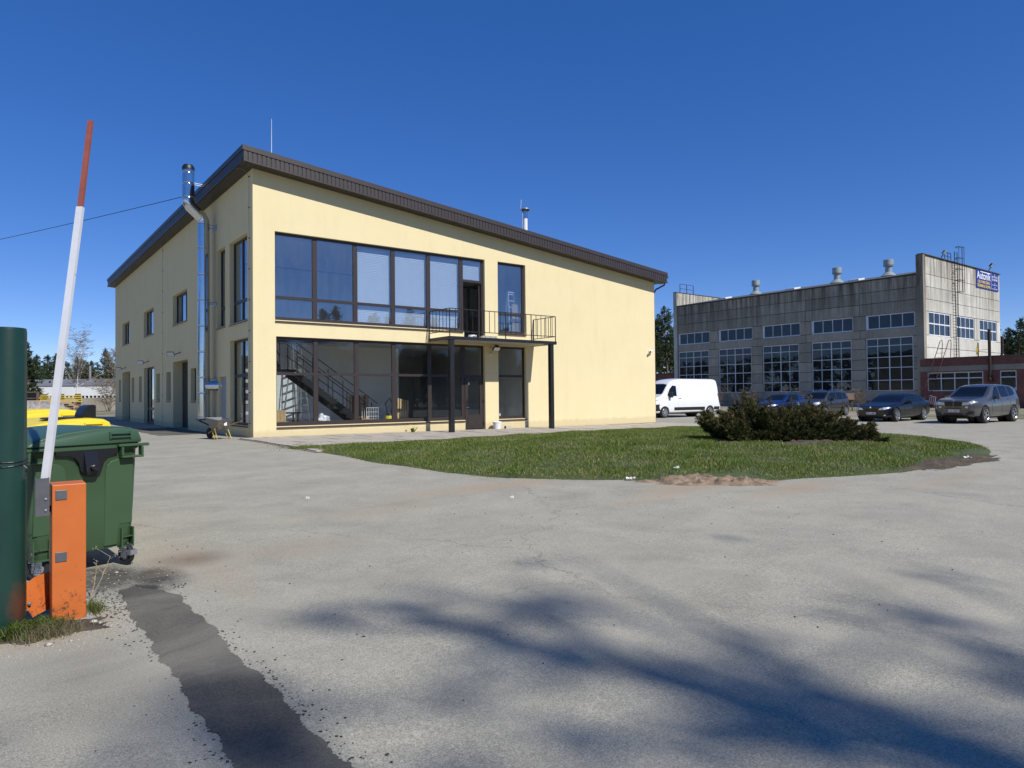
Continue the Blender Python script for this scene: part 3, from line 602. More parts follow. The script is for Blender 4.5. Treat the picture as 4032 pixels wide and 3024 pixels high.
def flood(u, z, head, label):
    t = thing('flood_lamp', label, 'lamp', (0, u, z), 0, 'flood lamps over the side doors')
    MB().bar((0, 0, .03), (-.38, .02, -.14), .035).build('arm', m_black, t)
    h = MB().box(-.16, .16, -.03, .03, -.11, .11).build('lamp_head', m_lampgrey, t, loc=(-.42, .02, -.06), rot=(.25+head*.35, 0, -.55)); MB().box(-.14, .14, -.034, -.03, -.095, .095).build('lamp_glass', m_white, h)
flood(10.9, 3.5, 0.9, 'flood lamp on a bent arm over the dark shutter door'); flood(18.7, 3.45, .5, 'flood lamp on a bent arm over the glazed side door'); flood(26.5, 3.4, 1.4, 'flood lamp lying flat on its arm over the sheet door')
for u, z0, z1, lab in ((.33, .05, 9.0, 'thin lightning cable clipped down the side wall beside the front corner'), (14.88, .05, 9.05, 'thin lightning cable clipped down the middle of the side wall')):
    t = thing('lightning_cable', lab, 'cable', (0, u, 0)); pts = [(-.03+.008*math.sin(k*1.7), .012*math.sin(k*2.3), z0+(z1-z0)*k/16) for k in range(17)]+[(-.2, 0, z1+.2), (-.44, .0, z1+.2)]
    MB().tube(pts, .006, 5).build('wire', m_lampgrey, t)
    for k in range(9): MB().box(-.045, -.001, -.025, .025, .5+k*1.06-.012, .5+k*1.06+.012).build('clip', m_black, t)
t = thing('flood_lamp', 'white flood lamp on a bracket under the balcony', 'lamp', (9.98, -.004, 3.42))
MB().bar((-.12, 0, .02), (-.1, -.28, -.05), .02).bar((.12, 0, .02), (.1, -.28, -.05), .02).build('bracket', m_black, t)
MB().box(-.16, .16, -.03, .03, -.1, .1).build('lamp_head', m_black, t, loc=(0, -.3, -.06), rot=(.7, 0, 0)); MB().box(-.145, .145, -.036, -.0305, -.085, .085).build('lamp_glass', m_white, t, loc=(0, -.3, -.06), rot=(.7, 0, 0))
t = thing('alarm_siren', 'small dark red siren beside the lamp under the balcony', 'siren', (10.2, -.004, 3.47)); MB().lathe([(.07, 0), (.07, -.09), (.03, -.12)], 14, axis='Y').build('body', M('dark_red_plastic', (.06, .008, .01), .4), t, smooth=True)
t = thing('ball_lamp', 'little white round sensor under the balcony flood lamp', 'sensor', (9.88, -.002, 3.14)); MB().lathe([(.05, 0), (.05, -.05), (.035, -.085), (0, -.1)], 14, axis='Y').build('body', m_white, t, smooth=True)
t = thing('security_camera', 'white bullet security camera on the blank cream wall', 'camera', (19.9, -.004, 3.58))
MB().box(-.05, .05, -.03, 0, -.06, .06).bar((0, -.03, 0), (0, -.12, -.02), .03).build('mount', m_white, t); MB().tube([(.14, -.12, .03), (-.13, -.2, -.04)], .055, 12).build('body', m_white, t, smooth=True); MB().tube([(-.128, -.199, -.04), (-.15, -.205, -.046)], .045, 12).build('lens', m_black, t)
t = thing('roof_vent', 'short white and zinc flue with flat hood above the brown roof', 'vent', (14.24, 3, sof(14.24)+.5))
MB().lathe([(.115, 0), (.115, 1.98)], 16).build('pipe', m_white, t, smooth=True); MB().lathe([(.125, 1.95), (.125, 2.32)], 16).build('zinc_pipe', m_steel, t, smooth=True)
MB().lathe([(.13, 2.29), (.25, 2.40), (.24, 2.43), (0, 2.45)], 18).build('hood', m_lampgrey, t, smooth=True); MB().lathe([(.2, .0), (.13, .12)], 14).build('flashing', m_black, t); MB().tube([(-.16, 0, 0), (-.17, 0, 2.2), (-.28, 0, 2.4), (-.24, 0, 2.86)], .009, 5).build('lightning_rod', m_white, t)
t = thing('lightning_rod', 'thin white lightning rod standing on the highest roof corner', 'rod', (.97, 1, sof(.97)+.5)); MB().tube([(0, 0, 0), (.01, 0, 1.85)], [.014, .006], 6).build('rod', m_white, t); MB().box(-.12, .12, -.12, .12, 0, .06).build('foot', m_lampgrey, t)
t = thing('overhead_cable', 'black overhead cable running to the roof edge behind the flue', 'cable', (0, 0, 0))
A = Vector((-.5, 6.2, 9.7)); B = Vector((-12.83, 34.0, 9.8)); pts = []
for k in range(25):
    s = k/24; p = A.lerp(B, s); p.z -= .12*4*s*(1-s); pts.append(p)
MB().tube(pts, .014, 5).build('wire', m_black, t)
MB().bar((-.03, 0, 0), (.03, 0, 0), .03).build('hook', m_black, t, loc=A)
tp = thing('cable_pole', 'grey wooden pole carrying the overhead cable', 'pole', (-12.83, 34, 0)); MB().lathe([(.17, -.3), (.11, 10.1), (0, 10.12)], 12).build('pole', M('grey_wood', (.2, .18, .15), .9, var=.25, vs_=4), tp, smooth=True)
# ------------------------------------------------------------------ things inside the office, seen through the glass
m_darksteel = M('dark_grey_steel', (.014, .015, .016), .5, .3, var=.15, vs_=6)
st = thing('steel_staircase', 'dark steel stair with open treads and railings behind the ground floor glass', 'staircase', (0, 0, 0))
for y in (1.35, 2.3): MB().bar((4.95, y, .08), (1.95, y, 2.28), .05, .22).build('stringer', m_darksteel, st)
tm = MB().box(-.14, .14, 1.38, 2.27, -.02, .02).mesh('tread'); tm.materials.append(m_darksteel)
for i in range(11): mesh_obj('tread', tm, None, st, (4.75-i*.262, 0, .33+i*.19))
MB().box(.9, 1.97, 1.3, 2.35, 2.32, 2.42).build('landing', m_darksteel, st)
for i in range(8): MB().box(.9, 1.72, 2.38+i*.25, 2.64+i*.25, 2.58+i*.17, 2.61+i*.17).build('tread', m_darksteel, st)
for x in (.92, 1.70): MB().bar((x, 2.35, 2.42), (x, 4.45, 3.85), .05, .2).build('stringer', m_darksteel, st)
for y in (1.33, 2.32):
    mb = MB()
    for dz in (1.0, .55): mb.bar((5.25, y, .12+dz), (1.95, y, 2.42+dz), .03)
    mb.build('handrail', m_darksteel, st)
    for i in range(6):
        x = 5.0-i*.6; z = .1+(5.0-x)*.725+.12; MB().box(x-.014, x+.014, y-.014, y+.014, z, z+.93).build('rail_post', m_darksteel, st)
mb = MB().bar((1.72, 2.4, 3.45), (1.72, 4.4, 4.8), .03).bar((1.72, 2.4, 2.95), (1.72, 4.4, 4.3), .03); mb.build('handrail', m_darksteel, st)
for i in range(4): MB().box(1.706, 1.734, 2.4+i*.6, 2.428+i*.6, 2.5+i*.4, 3.45+i*.4).build('rail_post', m_darksteel, st)
m_alu = M('aluminium', (.62, .63, .64), .4, .7, var=.05)
def ladder(name, label, loc, rz, h, w0, w1, mat, lean, n=10):
    t = thing(name, label, 'ladder', loc, rz)
    for s in (-1, 1):
        MB().bar((s*w0/2, 0, 0), (s*w1/2, lean, h), .03, .07, (0, 1, 0)).build('rail', mat, t); MB().bar((s*w0/2, lean*2, 0), (s*w1/2, lean, h), .03, .05, (0, 1, 0)).build('rail', mat, t)
    for i in range(n):
        q = (i+.7)/n; w = w0+(w1-w0)*q; MB().box(-w/2, w/2, -.03, .03, -.015, .015).build('rung', mat, t, loc=(0, lean*q, h*q))
    MB().box(-w1/2-.03, w1/2+.03, lean-.06, lean+.06, h-.01, h+.03).build('top_cap', mat, t)
ladder('step_ladder', 'tall aluminium stepladder standing behind the stair railing', (3.0, 3.3, 0), .35, 3.45, .75, .4, m_alu, .45, 12)
ladder('step_ladder', 'white stepladder leaning behind the narrow upper window', (11.55, .45, 3.68), .2, 2.3, .6, .42, m_white, .22, 8)
m_card = M('cardboard', (.40, .30, .19), .9, var=.08); m_pine = M('pine_board', (.52, .36, .18), .8, var=.15, vs_=8)
t = thing('board_sheet', 'pale board sheet leaning inside the narrow upper window', 'board', (11.72, .36, 3.68)); MB().box(-.36, .36, -.012, .012, 0, 1.75).build('board', m_card, t, rot=(-.03, 0, 0))
t = thing('vacuum_cleaner', 'yellow wet vacuum with a black hose on the office floor', 'vacuum', (5.75, 1.25, .3)); MB().lathe([(.0, .0), (.19, .02), (.2, .2), (.17, .3), (0, .33)], 18).build('body', M('yellow_plastic', (.70, .55, .02), .4), t, smooth=True)
MB().tube([(-.1, 0, .3), (-.18, 0, .8), (0, 0, 1.02), (.15, 0, .8), (.06, 0, .3)], .025, 8).build('hose', m_black, t, smooth=True); MB().lathe([(.12, .32), (.1, .4), (0, .41)], 14).build('motor_head', m_black, t, smooth=True)
MB().box(5.35, 6.1, .95, 1.6, 0, .3).build('tool_trolley', m_darksteel); tag(bpy.data.objects['tool_trolley'], 'low dark trolley under the yellow vacuum', 'trolley')
t = thing('pallet', 'stack of pale pallet boards leaning on edge behind the glass', 'pallet', (6.5, 1.5, 0))
for i in range(5): MB().box(-.27+i*.11, -.2+i*.11, 0, .1, .25, 1.3-.02*i).build('board', m_pine, t, rot=(-.06, .05, 0))
MB().box(-.3, .3, .1, .2, 0, .3).build('block', m_pine, t)
t = thing('wire_crate', 'white wire crate full of split firewood', 'crate', (4.9, 1.25, .1))
mb = MB()
for i in range(6): mb.bar((-.25+i*.1, -.2, 0), (-.25+i*.1, -.2, .85), .012); mb.bar((-.25, -.2, .0+i*.17), (.25, -.2, .0+i*.17), .012); mb.bar((-.25+i*.1, .2, 0), (-.25+i*.1, .2, .85), .012)
mb.build('wire_frame', m_white, t)
for i in range(10): MB().tube([(-.2+.1*(i % 5), -.15, .1+.25*(i//5)), (-.2+.1*(i % 5), .15, .12+.25*(i//5))], .045, 7).build('log', m_pine, t)
t = thing('radiator_pack', 'pack of pale slats standing on the floor in the corner pane', 'slats', (1.3, 1.2, 0))
for i in range(8): MB().box(-.18+i*.05, -.145+i*.05, -.06, .06, 0, .92).build('slat', m_pine, t)
t = thing('storage_crate', 'red and wood slatted crate behind the stair foot', 'crate', (5.2, 2.9, 0))
for i in range(7): MB().box(-.45+i*.13, -.36+i*.13, -.02, .02, .0, 1.45).build('slat', M('red_slat', (.22, .06, .04), .7) if i % 2 else m_pine, t)
MB().box(-.46, .46, .02, .06, 1.3, 1.38).build('rail', m_pine, t)
t = thing('plastic_sack', 'crumpled pale plastic sack on the floor under the stair', 'sack', (3.0, 1.3, 0)); 
bm = bmesh.new(); bmesh.ops.create_icosphere(bm, subdivisions=3, radius=.3)
for v in bm.verts: v.co *= 1+.25*math.sin(v.co.x*17)*math.sin(v.co.y*13+v.co.z*19); v.co.z = max(v.co.z*1.3+.33, .0)
me = bpy.data.meshes.new('sack'); bm.to_mesh(me); bm.free(); mesh_obj('bag', me, M('white_film', (.6, .62, .64), .35), t)
t = thing('work_bench', 'dark cluttered bench behind the corner pane', 'bench', (2.0, 2.9, 0)); MB().box(-.6, .6, -.3, .3, .75, .8).build('bench_top', m_darksteel, t)
for x, y in ((-.5, -.25), (.5, -.25), (-.5, .25), (.5, .25)): MB().box(x-.03, x+.03, y-.03, y+.03, 0, .75).build('leg', m_darksteel, t)
t = thing('bottle', 'small white bottle on the sill of the narrow ground window', 'bottle', (10.55, .28, .38)); MB().lathe([(.035, .0), (.035, .18), (.015, .21), (.015, .25), (0, .25)], 12).build('body', m_white, t, smooth=True); MB().box(-.25, .3, -.02, .25, -.4, -.0).build('shelf', m_grey_wall, t)

# ------------------------------------------------------------------ small things on the paving and the balcony
zf = g(9.9, -.35)+.045
t = thing('paint_bucket', 'white plastic bucket standing beside the entrance door', 'bucket', (9.95, -.35, zf)); MB().lathe([(0, 0), (.15, .0), (.185, .26), (.195, .262), (.195, .3), (.18, .31), (.17, .30), (0, .295)], 22).build('body', m_white, t, smooth=True)
MB().tube([(-.19*math.cos(a), -.19*math.sin(a)*.35-.02, .27-.16*math.sin(a)) for a in np.linspace(0, math.pi, 12)], .005, 5).build('handle', m_lampgrey, t)
t = thing('hollow_block', 'small pale block lying next to the white bucket', 'block', (10.5, -.35, g(10.5, -.35)+.04)); MB().box(-.14, .14, -.06, .06, 0, .12).build('block', M('pale_block', (.48, .45, .38), .9, var=.15, vs_=12), t, rot=(0, 0, .1)); MB().box(-.15, -.14, -.05, .05, .02, .1).build('end_face', m_plinth, t, rot=(0, 0, .1))
t = thing('white_tub', 'white tub lying at the balcony edge', 'tub', (8.15, -1.2, ZB+.005)); MB().lathe([(0, 0), (.15, 0), (.17, .1), (.16, .12), (0, .11)], 18).build('body', m_white, t, smooth=True)
t = thing('board_stack', 'short pale boards stacked on the balcony floor', 'boards', (8.95, -1.15, ZB+.004))
for i in range(3): MB().box(-.5+.08*i, .45-.05*i, -.12, .1, .002+i*.04, .036+i*.04).build('board', M('weathered_board', (.45, .41, .34), .85, var=.15, vs_=6), t)
t = thing('weed', 'yellow flowering weed at the foot of the cream wall', 'plant', (5.95, -.3, g(5.95, -.3)+.04))
rg = np.random.RandomState(3); a = rg.uniform(0, 6.28, 50); h_ = rg.uniform(.1, .3, 50)
mesh_obj('leaves', blades('leaves', np.cos(a)*.05, np.sin(a)*.05, a*0, h_, rg.uniform(.02, .04, 50), 3, 1.3), m_grass, t)
for i in range(7): MB().lathe([(0, 0), (.03, .01), (0, .02)], 7, (rg.uniform(-.18, .18), rg.uniform(-.1, .1), rg.uniform(.18, .28))).build('flower', M('yellow_flower', (.75, .5, .02), .6), t)
# wheelbarrow
m_yel = M('yellow_paint', (.48, .32, .03), .45, var=.12, vs_=10); m_tub = M('galvanised_tub', (.2, .2, .2), .5, .55, var=.15, vs_=7); m_rub = M('black_rubber', (.015, .015, .015), .8, var=.2)
t = thing('wheelbarrow', 'grey wheelbarrow with yellow legs parked against the side wall', 'wheelbarrow', (-.92, .55, .0), math.radians(14)); t.scale = (.92,)*3
V = [(-.3, -.35, .70), (.3, -.35, .70), (.33, .5, .78), (-.33, .5, .78), (-.17, -.15, .36), (.17, -.15, .36), (.18, .3, .36), (-.18, .3, .36)]
mb = MB().add(V+[(x*.96, y*.96+.01, z+.012) for x, y, z in V], [(0, 1, 5, 4), (1, 2, 6, 5), (2, 3, 7, 6), (3, 0, 4, 7), (4, 5, 6, 7), (8, 12, 13, 9), (9, 13, 14, 10), (10, 14, 15, 11), (11, 15, 12, 8), (12, 15, 14, 13), (0, 8, 9, 1), (1, 9, 10, 2), (2, 10, 11, 3), (3, 11, 8, 0)]); mb.build('tub', m_tub, t)
for s in (-1, 1):
    MB().tube([(s*.29, -.75, .62), (s*.27, -.4, .56), (s*.2, .1, .34), (s*.08, .72, .2)], .017, 8).build('handle_bar', m_yel, t, smooth=True); MB().tube([(s*.29, -.76, .62), (s*.295, -.88, .63)], .022, 8).build('grip', M('red_grip', (.35, .03, .02), .6), t, smooth=True)
    MB().tube([(s*.24, -.05, .42), (s*.27, -.28, .02), (s*.27, -.1, .015), (s*.22, .2, .36)], .016, 8).build('leg', m_yel, t, smooth=True)
MB().lathe([(.12, -.03), (.185, -.04), (.2, 0), (.185, .04), (.12, .03)], 22, (0, .76, .2), 'X').build('wheel', m_rub, t, smooth=True); MB().box(-.05, .06, -.355, -.35, .5, .62).build('label_plate', m_white, t)

# ------------------------------------------------------------------ waste containers
def mat_bin(name, base): return M(name, base, .42, var=.05, vs_=3, bs=120, bstr=.06, fine=0, dirt=(tuple(c*.55+.05 for c in base), 2.5, .62, .85), obj=True)
m_bing = mat_bin('green_bin_plastic', (.046, .092, .04)); m_bingl = mat_bin('green_lid_plastic', (.042, .092, .05)); m_biny = mat_bin('yellow_bin_plastic', (.80, .60, .03)); m_bk = M('black_plastic', (.012, .012, .013), .3, var=.1)
m_zinc = M('zinc_plate', (.55, .56, .57), .35, .9, var=.1, vs_=9)
def wastebin(name, label, loc, yaw, mb_, ml_, lid_rot=0, flap=False):
    """four wheeled container seen from its end: x across, y into the long side"""
    t = thing(name, label, 'bin', loc, yaw)
    W, Dp = .49, 1.22; prof = []
    bm = bmesh.new(); rings = []
    for z, k in ((.19, .86), (.24, .905), (.6, .945), (1.12, .985), (1.14, 1.03), (1.185, 1.03), (1.19, .99)):
        ring = []
        for cx, cy, a0 in ((1, 1, 0), (-1, 1, 90), (-1, -1, 180), (1, -1, 270)):
            for a in (0, 30, 60, 90):
                rr = .07; th = math.radians(a0+a); ring.append(bm.verts.new(((W*k-rr)*cx+rr*math.cos(th), Dp/2+(Dp/2*(k*.5+.5)-rr)*cy+rr*math.sin(th), z)))
        rings.append(ring)
    for A_, B_ in zip(rings, rings[1:]):
        for i in range(16): bm.faces.new((A_[i], A_[(i+1) % 16], B_[(i+1) % 16], B_[i]))
    bm.faces.new(rings[0][::-1]); bm.faces.new(rings[-1]); me = bpy.data.meshes.new('body'); bm.to_mesh(me); bm.free(); smooth_by_angle(me, .6)
    body = mesh_obj('body', me, mb_, t)
    # lid: flattened dome, higher towards the hinge
    lp = [(-.515, 1.19), (-.515, 1.205), (-.49, 1.225), (-.40, 1.265), (-.2, 1.315), (.05, 1.345), (.28, 1.35), (.42, 1.335), (.485, 1.30), (.515, 1.22), (.515, 1.19)]
    V = []; F = []; ns = [(-.03, .90), (.0, .97), (.06, 1.0), (Dp-.06, 1.0), (Dp, .97), (Dp+.03, .90)]; m_ = len(lp)
    for y, k in ns:
        for x, z in lp: V.append((x*(1 if abs(k-1) < .01 else .5+.5*k), y, 1.19+(z-1.19)*k))
    for j in range(len(ns)-1):
        for i in range(m_-1): F.append((j*m_+i, j*m_+i+1, (j+1)*m_+i+1, (j+1)*m_+i))
    F += [tuple(range(m_)), tuple(range(len(V)-1, len(V)-m_-1, -1))]
    F += [(j*m_, (j+1)*m_, (j+1)*m_+m_-1, j*m_+m_-1) for j in range(len(ns)-1)]
    lm = MB().add(V, F).mesh('lid', bevel=.006, seg=1); smooth_by_angle(lm, .6); lid = mesh_obj('lid', lm, ml_, t)
    if lid_rot: lid.location = (.515, 0, 1.19); lid.rotation_euler = (0, lid_rot, 0); lm.transform(Matrix.Translation((-.515, 0, -1.19)))
    MB().box(.20, .38, -.052, -.024, 1.245, 1.252).box(.20, .38, -.05, -.024, 1.28, 1.287).box(.19, .20, -.05, -.02, 1.235, 1.30).box(.38, .39, -.05, -.02, 1.235, 1.30).build('lid_grip', ml_, t)
    for s in (-1, 1):   # corner sockets under the rim
        mb = MB(); x0, x1 = (.29, .50) if s > 0 else (-.5, -.30)
        mb.box(x0, x1, -.075, -.012, 1.045, 1.065).box(x0, x0+.022, -.07, .0, 1.065, 1.15).box(x1-.022, x1, -.07, .0, 1.065, 1.15).box(x0-.02, x1+.06*(s > 0), -.06, -.005, 1.152, 1.18); mb.build('lifting_socket', mb_, body, bevel=.006, seg=1)
        x0, x1 = (.32, .44) if s > 0 else (-.44, -.30); MB().box(x0, x0+.012, -.0, .09, .19, .36).box(x1-.012, x1, -.0, .09, .19, .36).box(x0, x1, .0, .09, .175, .19).box(x0, x1, .005, .09, .27, .278).build('wheel_housing', mb_, body)
    # raised side panels with rounded shoulders
    for s in (-1, 1):
        P2 = [(.17, .21), (.17, .92), (.185, .98), (.22, 1.02), (.28, 1.04), (.43, 1.04), (.43, .40), (.31, .40), (.29, .21)]; yo = lambda z: (1-(.86+(z-.19)*.16))*.6*0+.085*(1-(z-.19)/.85)
        V = [(s*x, .034*(1-(z-.2)/.95)-.008, z) for x, z in P2]+[(s*x, .05*(1-(z-.2)/.95)+.03, z) for x, z in P2]; k = len(P2)
        MB().add(V, [tuple(range(k)), tuple(range(2*k-1, k-1, -1))]+[(i, (i+1) % k, k+(i+1) % k, k+i) for i in range(k)]).build('side_panel', mb_, body, bevel=.006, seg=2)
    # black trunnion flange
    P2 = [(x, z+.145) for x, z in [(-.27, 1.0), (-.27, .965), (-.17, .955), (-.11, .93), (-.075, .88), (-.06, .81), (-.03, .765), (.02, .745), (.07, .75), (.115, .785), (.135, .84), (.15, .90), (.19, .94), (.27, .955), (.27, 1.0)]]; k = len(P2)
    V = [(x, -.03, z) for x, z in P2]+[(x, .02, z) for x, z in P2]
    fl_ = MB().add(V, [tuple(range(k)), tuple(range(2*k-1, k-1, -1))]+[(i, (i+1) % k, k+(i+1) % k, k+i) for i in range(k)]).build('trunnion_flange', m_bk, body)
    MB().add([(-.03, -.075, .945), (.08, -.075, .945), (.085, -.03, 1.13), (-.035, -.03, 1.13), (-.02, -.06, .91), (.07, -.06, .91), (-.035, -.03, .905), (.085, -.03, .905)], [(0, 1, 2, 3), (0, 4, 5, 1), (4, 6, 7, 5), (0, 3, 6, 4), (1, 5, 7, 2)]).build('trunnion_box', m_bk, fl_)
    MB().lathe([(.03, 0), (.03, -.035), (.02, -.04), (0, -.035)], 16, (.03, -.07, .98), 'Y').build('trunnion_pin', m_bk, fl_, smooth=True)
    for i, (x, y, a) in enumerate(((.38, .045, .15), (-.37, .10, .9), (.36, Dp-.12, .5), (-.36, Dp-.12, -.4))):
        w = MB().box(-.05, .05, -.05, .05, .165, .178).box(-.032, -.027, -.05, .03, .07, .165).box(.027, .032, -.05, .03, .07, .165).build('caster', m_zinc, t, loc=(x, y, 0), rot=(0, 0, a)); MB().lathe([(.05, -.02), (.092, -.022), (.1, 0), (.092, .022), (.05, .02)], 22, (0, -.01, .1), 'X').build('wheel', m_rub, w, smooth=True)
        MB().lathe([(0, -.024), (.052, -.023), (.052, .023), (0, .024)], 16, (0, -.01, .1), 'X').build('hub', m_lampgrey, w, smooth=True)
        if i == 0: MB().box(-.035, .035, -.12, -.07, .10, .15).box(-.028, .028, -.125, -.12, .105, .12).build('brake_pedal', m_zinc, w)
    if flap:
        MB().lathe([(0, .0), (.21, 0), (.225, .012), (.2, .02), (0, .014)], 28, (.08, .28, 1.342)).build('lid_opening', m_bk, lid)
        mb = MB(); V = []
        for y in (-.10, .10):
            for a in np.linspace(0, 1.9, 9): V.append((.37-.12*math.cos(a), .30+y, 1.33+.17*math.sin(a)))
        for y in (-.10, .10): V.append((.41, .30+y, 1.32))
        mb.add(V, [(i, i+1, i+10, i+9) for i in range(8)]+[tuple(range(0, 9))+(18,), tuple(range(9, 18))[::-1]+(19,)][:2]); mb.build('round_flap', m_bk, lid, smooth=True)
    return t
YB = math.radians(18.7)
wastebin('waste_bin', 'green four wheeled waste container behind the orange barrier', (-6.46, -16.35, g(-6.46, -16.3)), YB, m_bing, m_bingl)
wastebin('waste_bin', 'yellow waste container with a black round flap behind the green one', (-6.50, -14.62, g(-6.5, -14.6)+.02), YB-.05, m_biny, m_biny, flap=True).scale = (1.0, 1.0, 1.02)
wastebin('waste_bin', 'farther yellow waste container with a plain lid standing ajar', (-6.58, -12.75, g(-6.55, -12.7)+.05), YB+.03, m_biny, m_biny, lid_rot=.06).scale = (1.0, 1.0, 1.04)

# ------------------------------------------------------------------ barrier, gate post
mo, n, l, b = nodes_of('orange_powder_coat'); co = pos(n)
t = noise(n, l, co, 5, 5, .6); r = ramp(n, [(.3, (.50, .125, .022)), (.7, (.57, .145, .028))]); l.new(t.outputs[0], r.inputs[0])
td = noise(n, l, co, 26, 8, .75); sp = n.new('ShaderNodeSeparateXYZ'); l.new(co, sp.inputs[0]); lowz = math_(n, l, 'MULTIPLY_ADD', sp.outputs[2], -.32, .05); hi_ = math_(n, l, 'MULTIPLY', math_(n, l, 'GREATER_THAN', sp.outputs[2], .70), .10)
rd = ramp(n, [(.63, 0), (.71, 1)]); l.new(math_(n, l, 'ADD', math_(n, l, 'ADD', td.outputs[0], lowz), hi_), rd.inputs[0]); l.new(mixc(n, l, rd.outputs[0], r.outputs[0], (.13, .05, .025)), b.inputs['Base Color'])
b.inputs['Roughness'].default_value = .5; bump(n, l, b, noise(n, l, co, 180, 2).outputs[0], .1, .002); m_orange = mo
m_greybracket = M('grey_bracket_paint', (.11, .115, .12), .45, .2, var=.15, vs_=12)
t = thing('barrier_post', 'orange barrier post with two grey plates on its face', 'barrier', (-6.725, -17.82, -.25))
MB().box(-.105, .105, -.12, .12, 0, 1.0).build('housing', m_orange, t, bevel=.006)
for z in (.925, .48): MB().box(-.085, -.015, -.126, -.12, z-.035, z+.035).build('plate', m_greybracket, t, bevel=.006)
MB().tube([(-.1, -.02, .82), (-.15, -.02, .82)], .022, 12).build('axle', m_black, t)
MB().box(-.14, .15, -.15, .16, -.05, .015).build('footing', M('crumbly_concrete', (.33, .31, .28), .95, var=.2, vs_=14, bs=40, bstr=.5), t, rot=(0, 0, .05))
t = thing('boom_pole', 'raised white boom pole with a rusty red upper section', 'boom', (-6.885, -17.86, .55))
mb = MB(); mb.box(-.035, .035, -.045, -.038, -.02, .25).box(-.042, -.035, -.045, .05, -.02, .25).box(.035, .042, -.045, .05, -.02, .25); mb.build('bracket', m_greybracket, t)
for z in (.02, .10): MB().lathe([(.008, 0), (.008, -.008), (0, -.01)], 8, (.02, -.045, z), 'Y').build('bolt', m_zinc, t)
A = Vector((0, .0, .05)); S1 = Vector((-6.62, -17.52, 2.88))-Vector((-6.885, -17.86, .55)); S2 = Vector((-6.54, -17.41, 3.62))-Vector((-6.885, -17.86, .55))
m_armw = M('white_arm_paint', (.62, .63, .64), .45, var=.07, vs_=5, dirt=((.22, .2, .18), 14, .68, .78)); m_armr = M('faded_red_paint', (.27, .075, .05), .6, var=.18, vs_=9, dirt=((.12, .05, .04), 16, .62, .75))
_up = _f*1.0
MB().bar(A, S1, .05, .03, _up).build('lower_section', m_armw, t); MB().bar(S1-(S2-S1)*.15+Vector((0, 0, 0)), S2, .04, .022, _up).build('upper_section', m_armr, t)
mp, n, l, b = nodes_of('green_enamel'); co = pos(n)
t0 = noise(n, l, scaled(n, l, co, 1, 1, .4), 4, 6, .6); r = ramp(n, [(.3, (.007, .032, .022)), (.7, (.012, .048, .034))]); l.new(t0.outputs[0], r.inputs[0])
mpg = n.new('ShaderNodeMapping'); mpg.inputs['Scale'].default_value = (14, 14, 7); mpg.inputs['Location'].default_value = (7.01*14, 17.92*14, .07*7); l.new(co, mpg.inputs['Vector']); ln = n.new('ShaderNodeVectorMath'); ln.operation = 'LENGTH'; l.new(mpg.outputs[0], ln.inputs[0])
ru = math_(n, l, 'SUBTRACT', 1.3, ln.outputs['Value']); ru = math_(n, l, 'ADD', ru, math_(n, l, 'MULTIPLY_ADD', noise(n, l, co, 30, 6, .7).outputs[0], 2, -1)); ru.node.use_clamp = True
l.new(mixc(n, l, ru, r.outputs[0], (.10, .035, .018)), b.inputs['Base Color']); b.inputs['Roughness'].default_value = .38; bump(n, l, b, noise(n, l, co, 9, 4).outputs[0], .15, .01)
t = thing('gate_post', 'thick round dark green gate post with a wire tied round it', 'post', (-7.085, -17.82, -.25)); MB().lathe([(.112, -.1), (.112, 2.10), (.108, 2.125), (0, 2.135)], 36).build('tube', mp, t, smooth=True)
mb = MB()
for k, z in enumerate((1.19, 1.155)): mb.tube([(.117*math.cos(a), .117*math.sin(a), z+.012*math.sin(a+k)) for a in np.linspace(0, 6.28, 25)], .004, 5)
mb.tube([(.09, -.08, 1.15), (.11, -.09, 1.13), (.10, -.085, 1.10)], .004, 5).build('wire', m_black, t)
t = thing('orange_lid', 'bent orange sheet lid with peeling paint lying behind the barrier post', 'lid', (-6.92, -17.72, -.235), .0)
mb = MB().add([(-.10, -.06, .24), (.0, -.0, .30), (.09, .05, .315), (-.005, -.07, .03), (.06, -.03, .05), (.13, .03, .06), (-.10, -.05, .24), (.0, .01, .3), (.09, .06, .315), (-.005, -.06, .03), (.06, -.02, .05), (.13, .04, .06)],
              [(0, 3, 4, 1), (1, 4, 5, 2), (6, 7, 10, 9), (7, 8, 11, 10), (0, 1, 7, 6), (1, 2, 8, 7), (3, 9, 10, 4), (4, 10, 11, 5), (0, 6, 9, 3), (2, 5, 11, 8)]); mb.build('sheet', m_orange, t)
mb = MB().add([(-.10, -.06, .24), (-.005, -.07, .03), (-.016, -.085, .028), (-.115, -.075, .24)], [(0, 1, 2, 3)]); mb.build('folded_edge', m_orange, t)
MB().lathe([(.012, 0), (.012, -.012), (0, -.014)], 9, (-.035, -.075, .13), 'Y').build('lock', m_zinc, t)
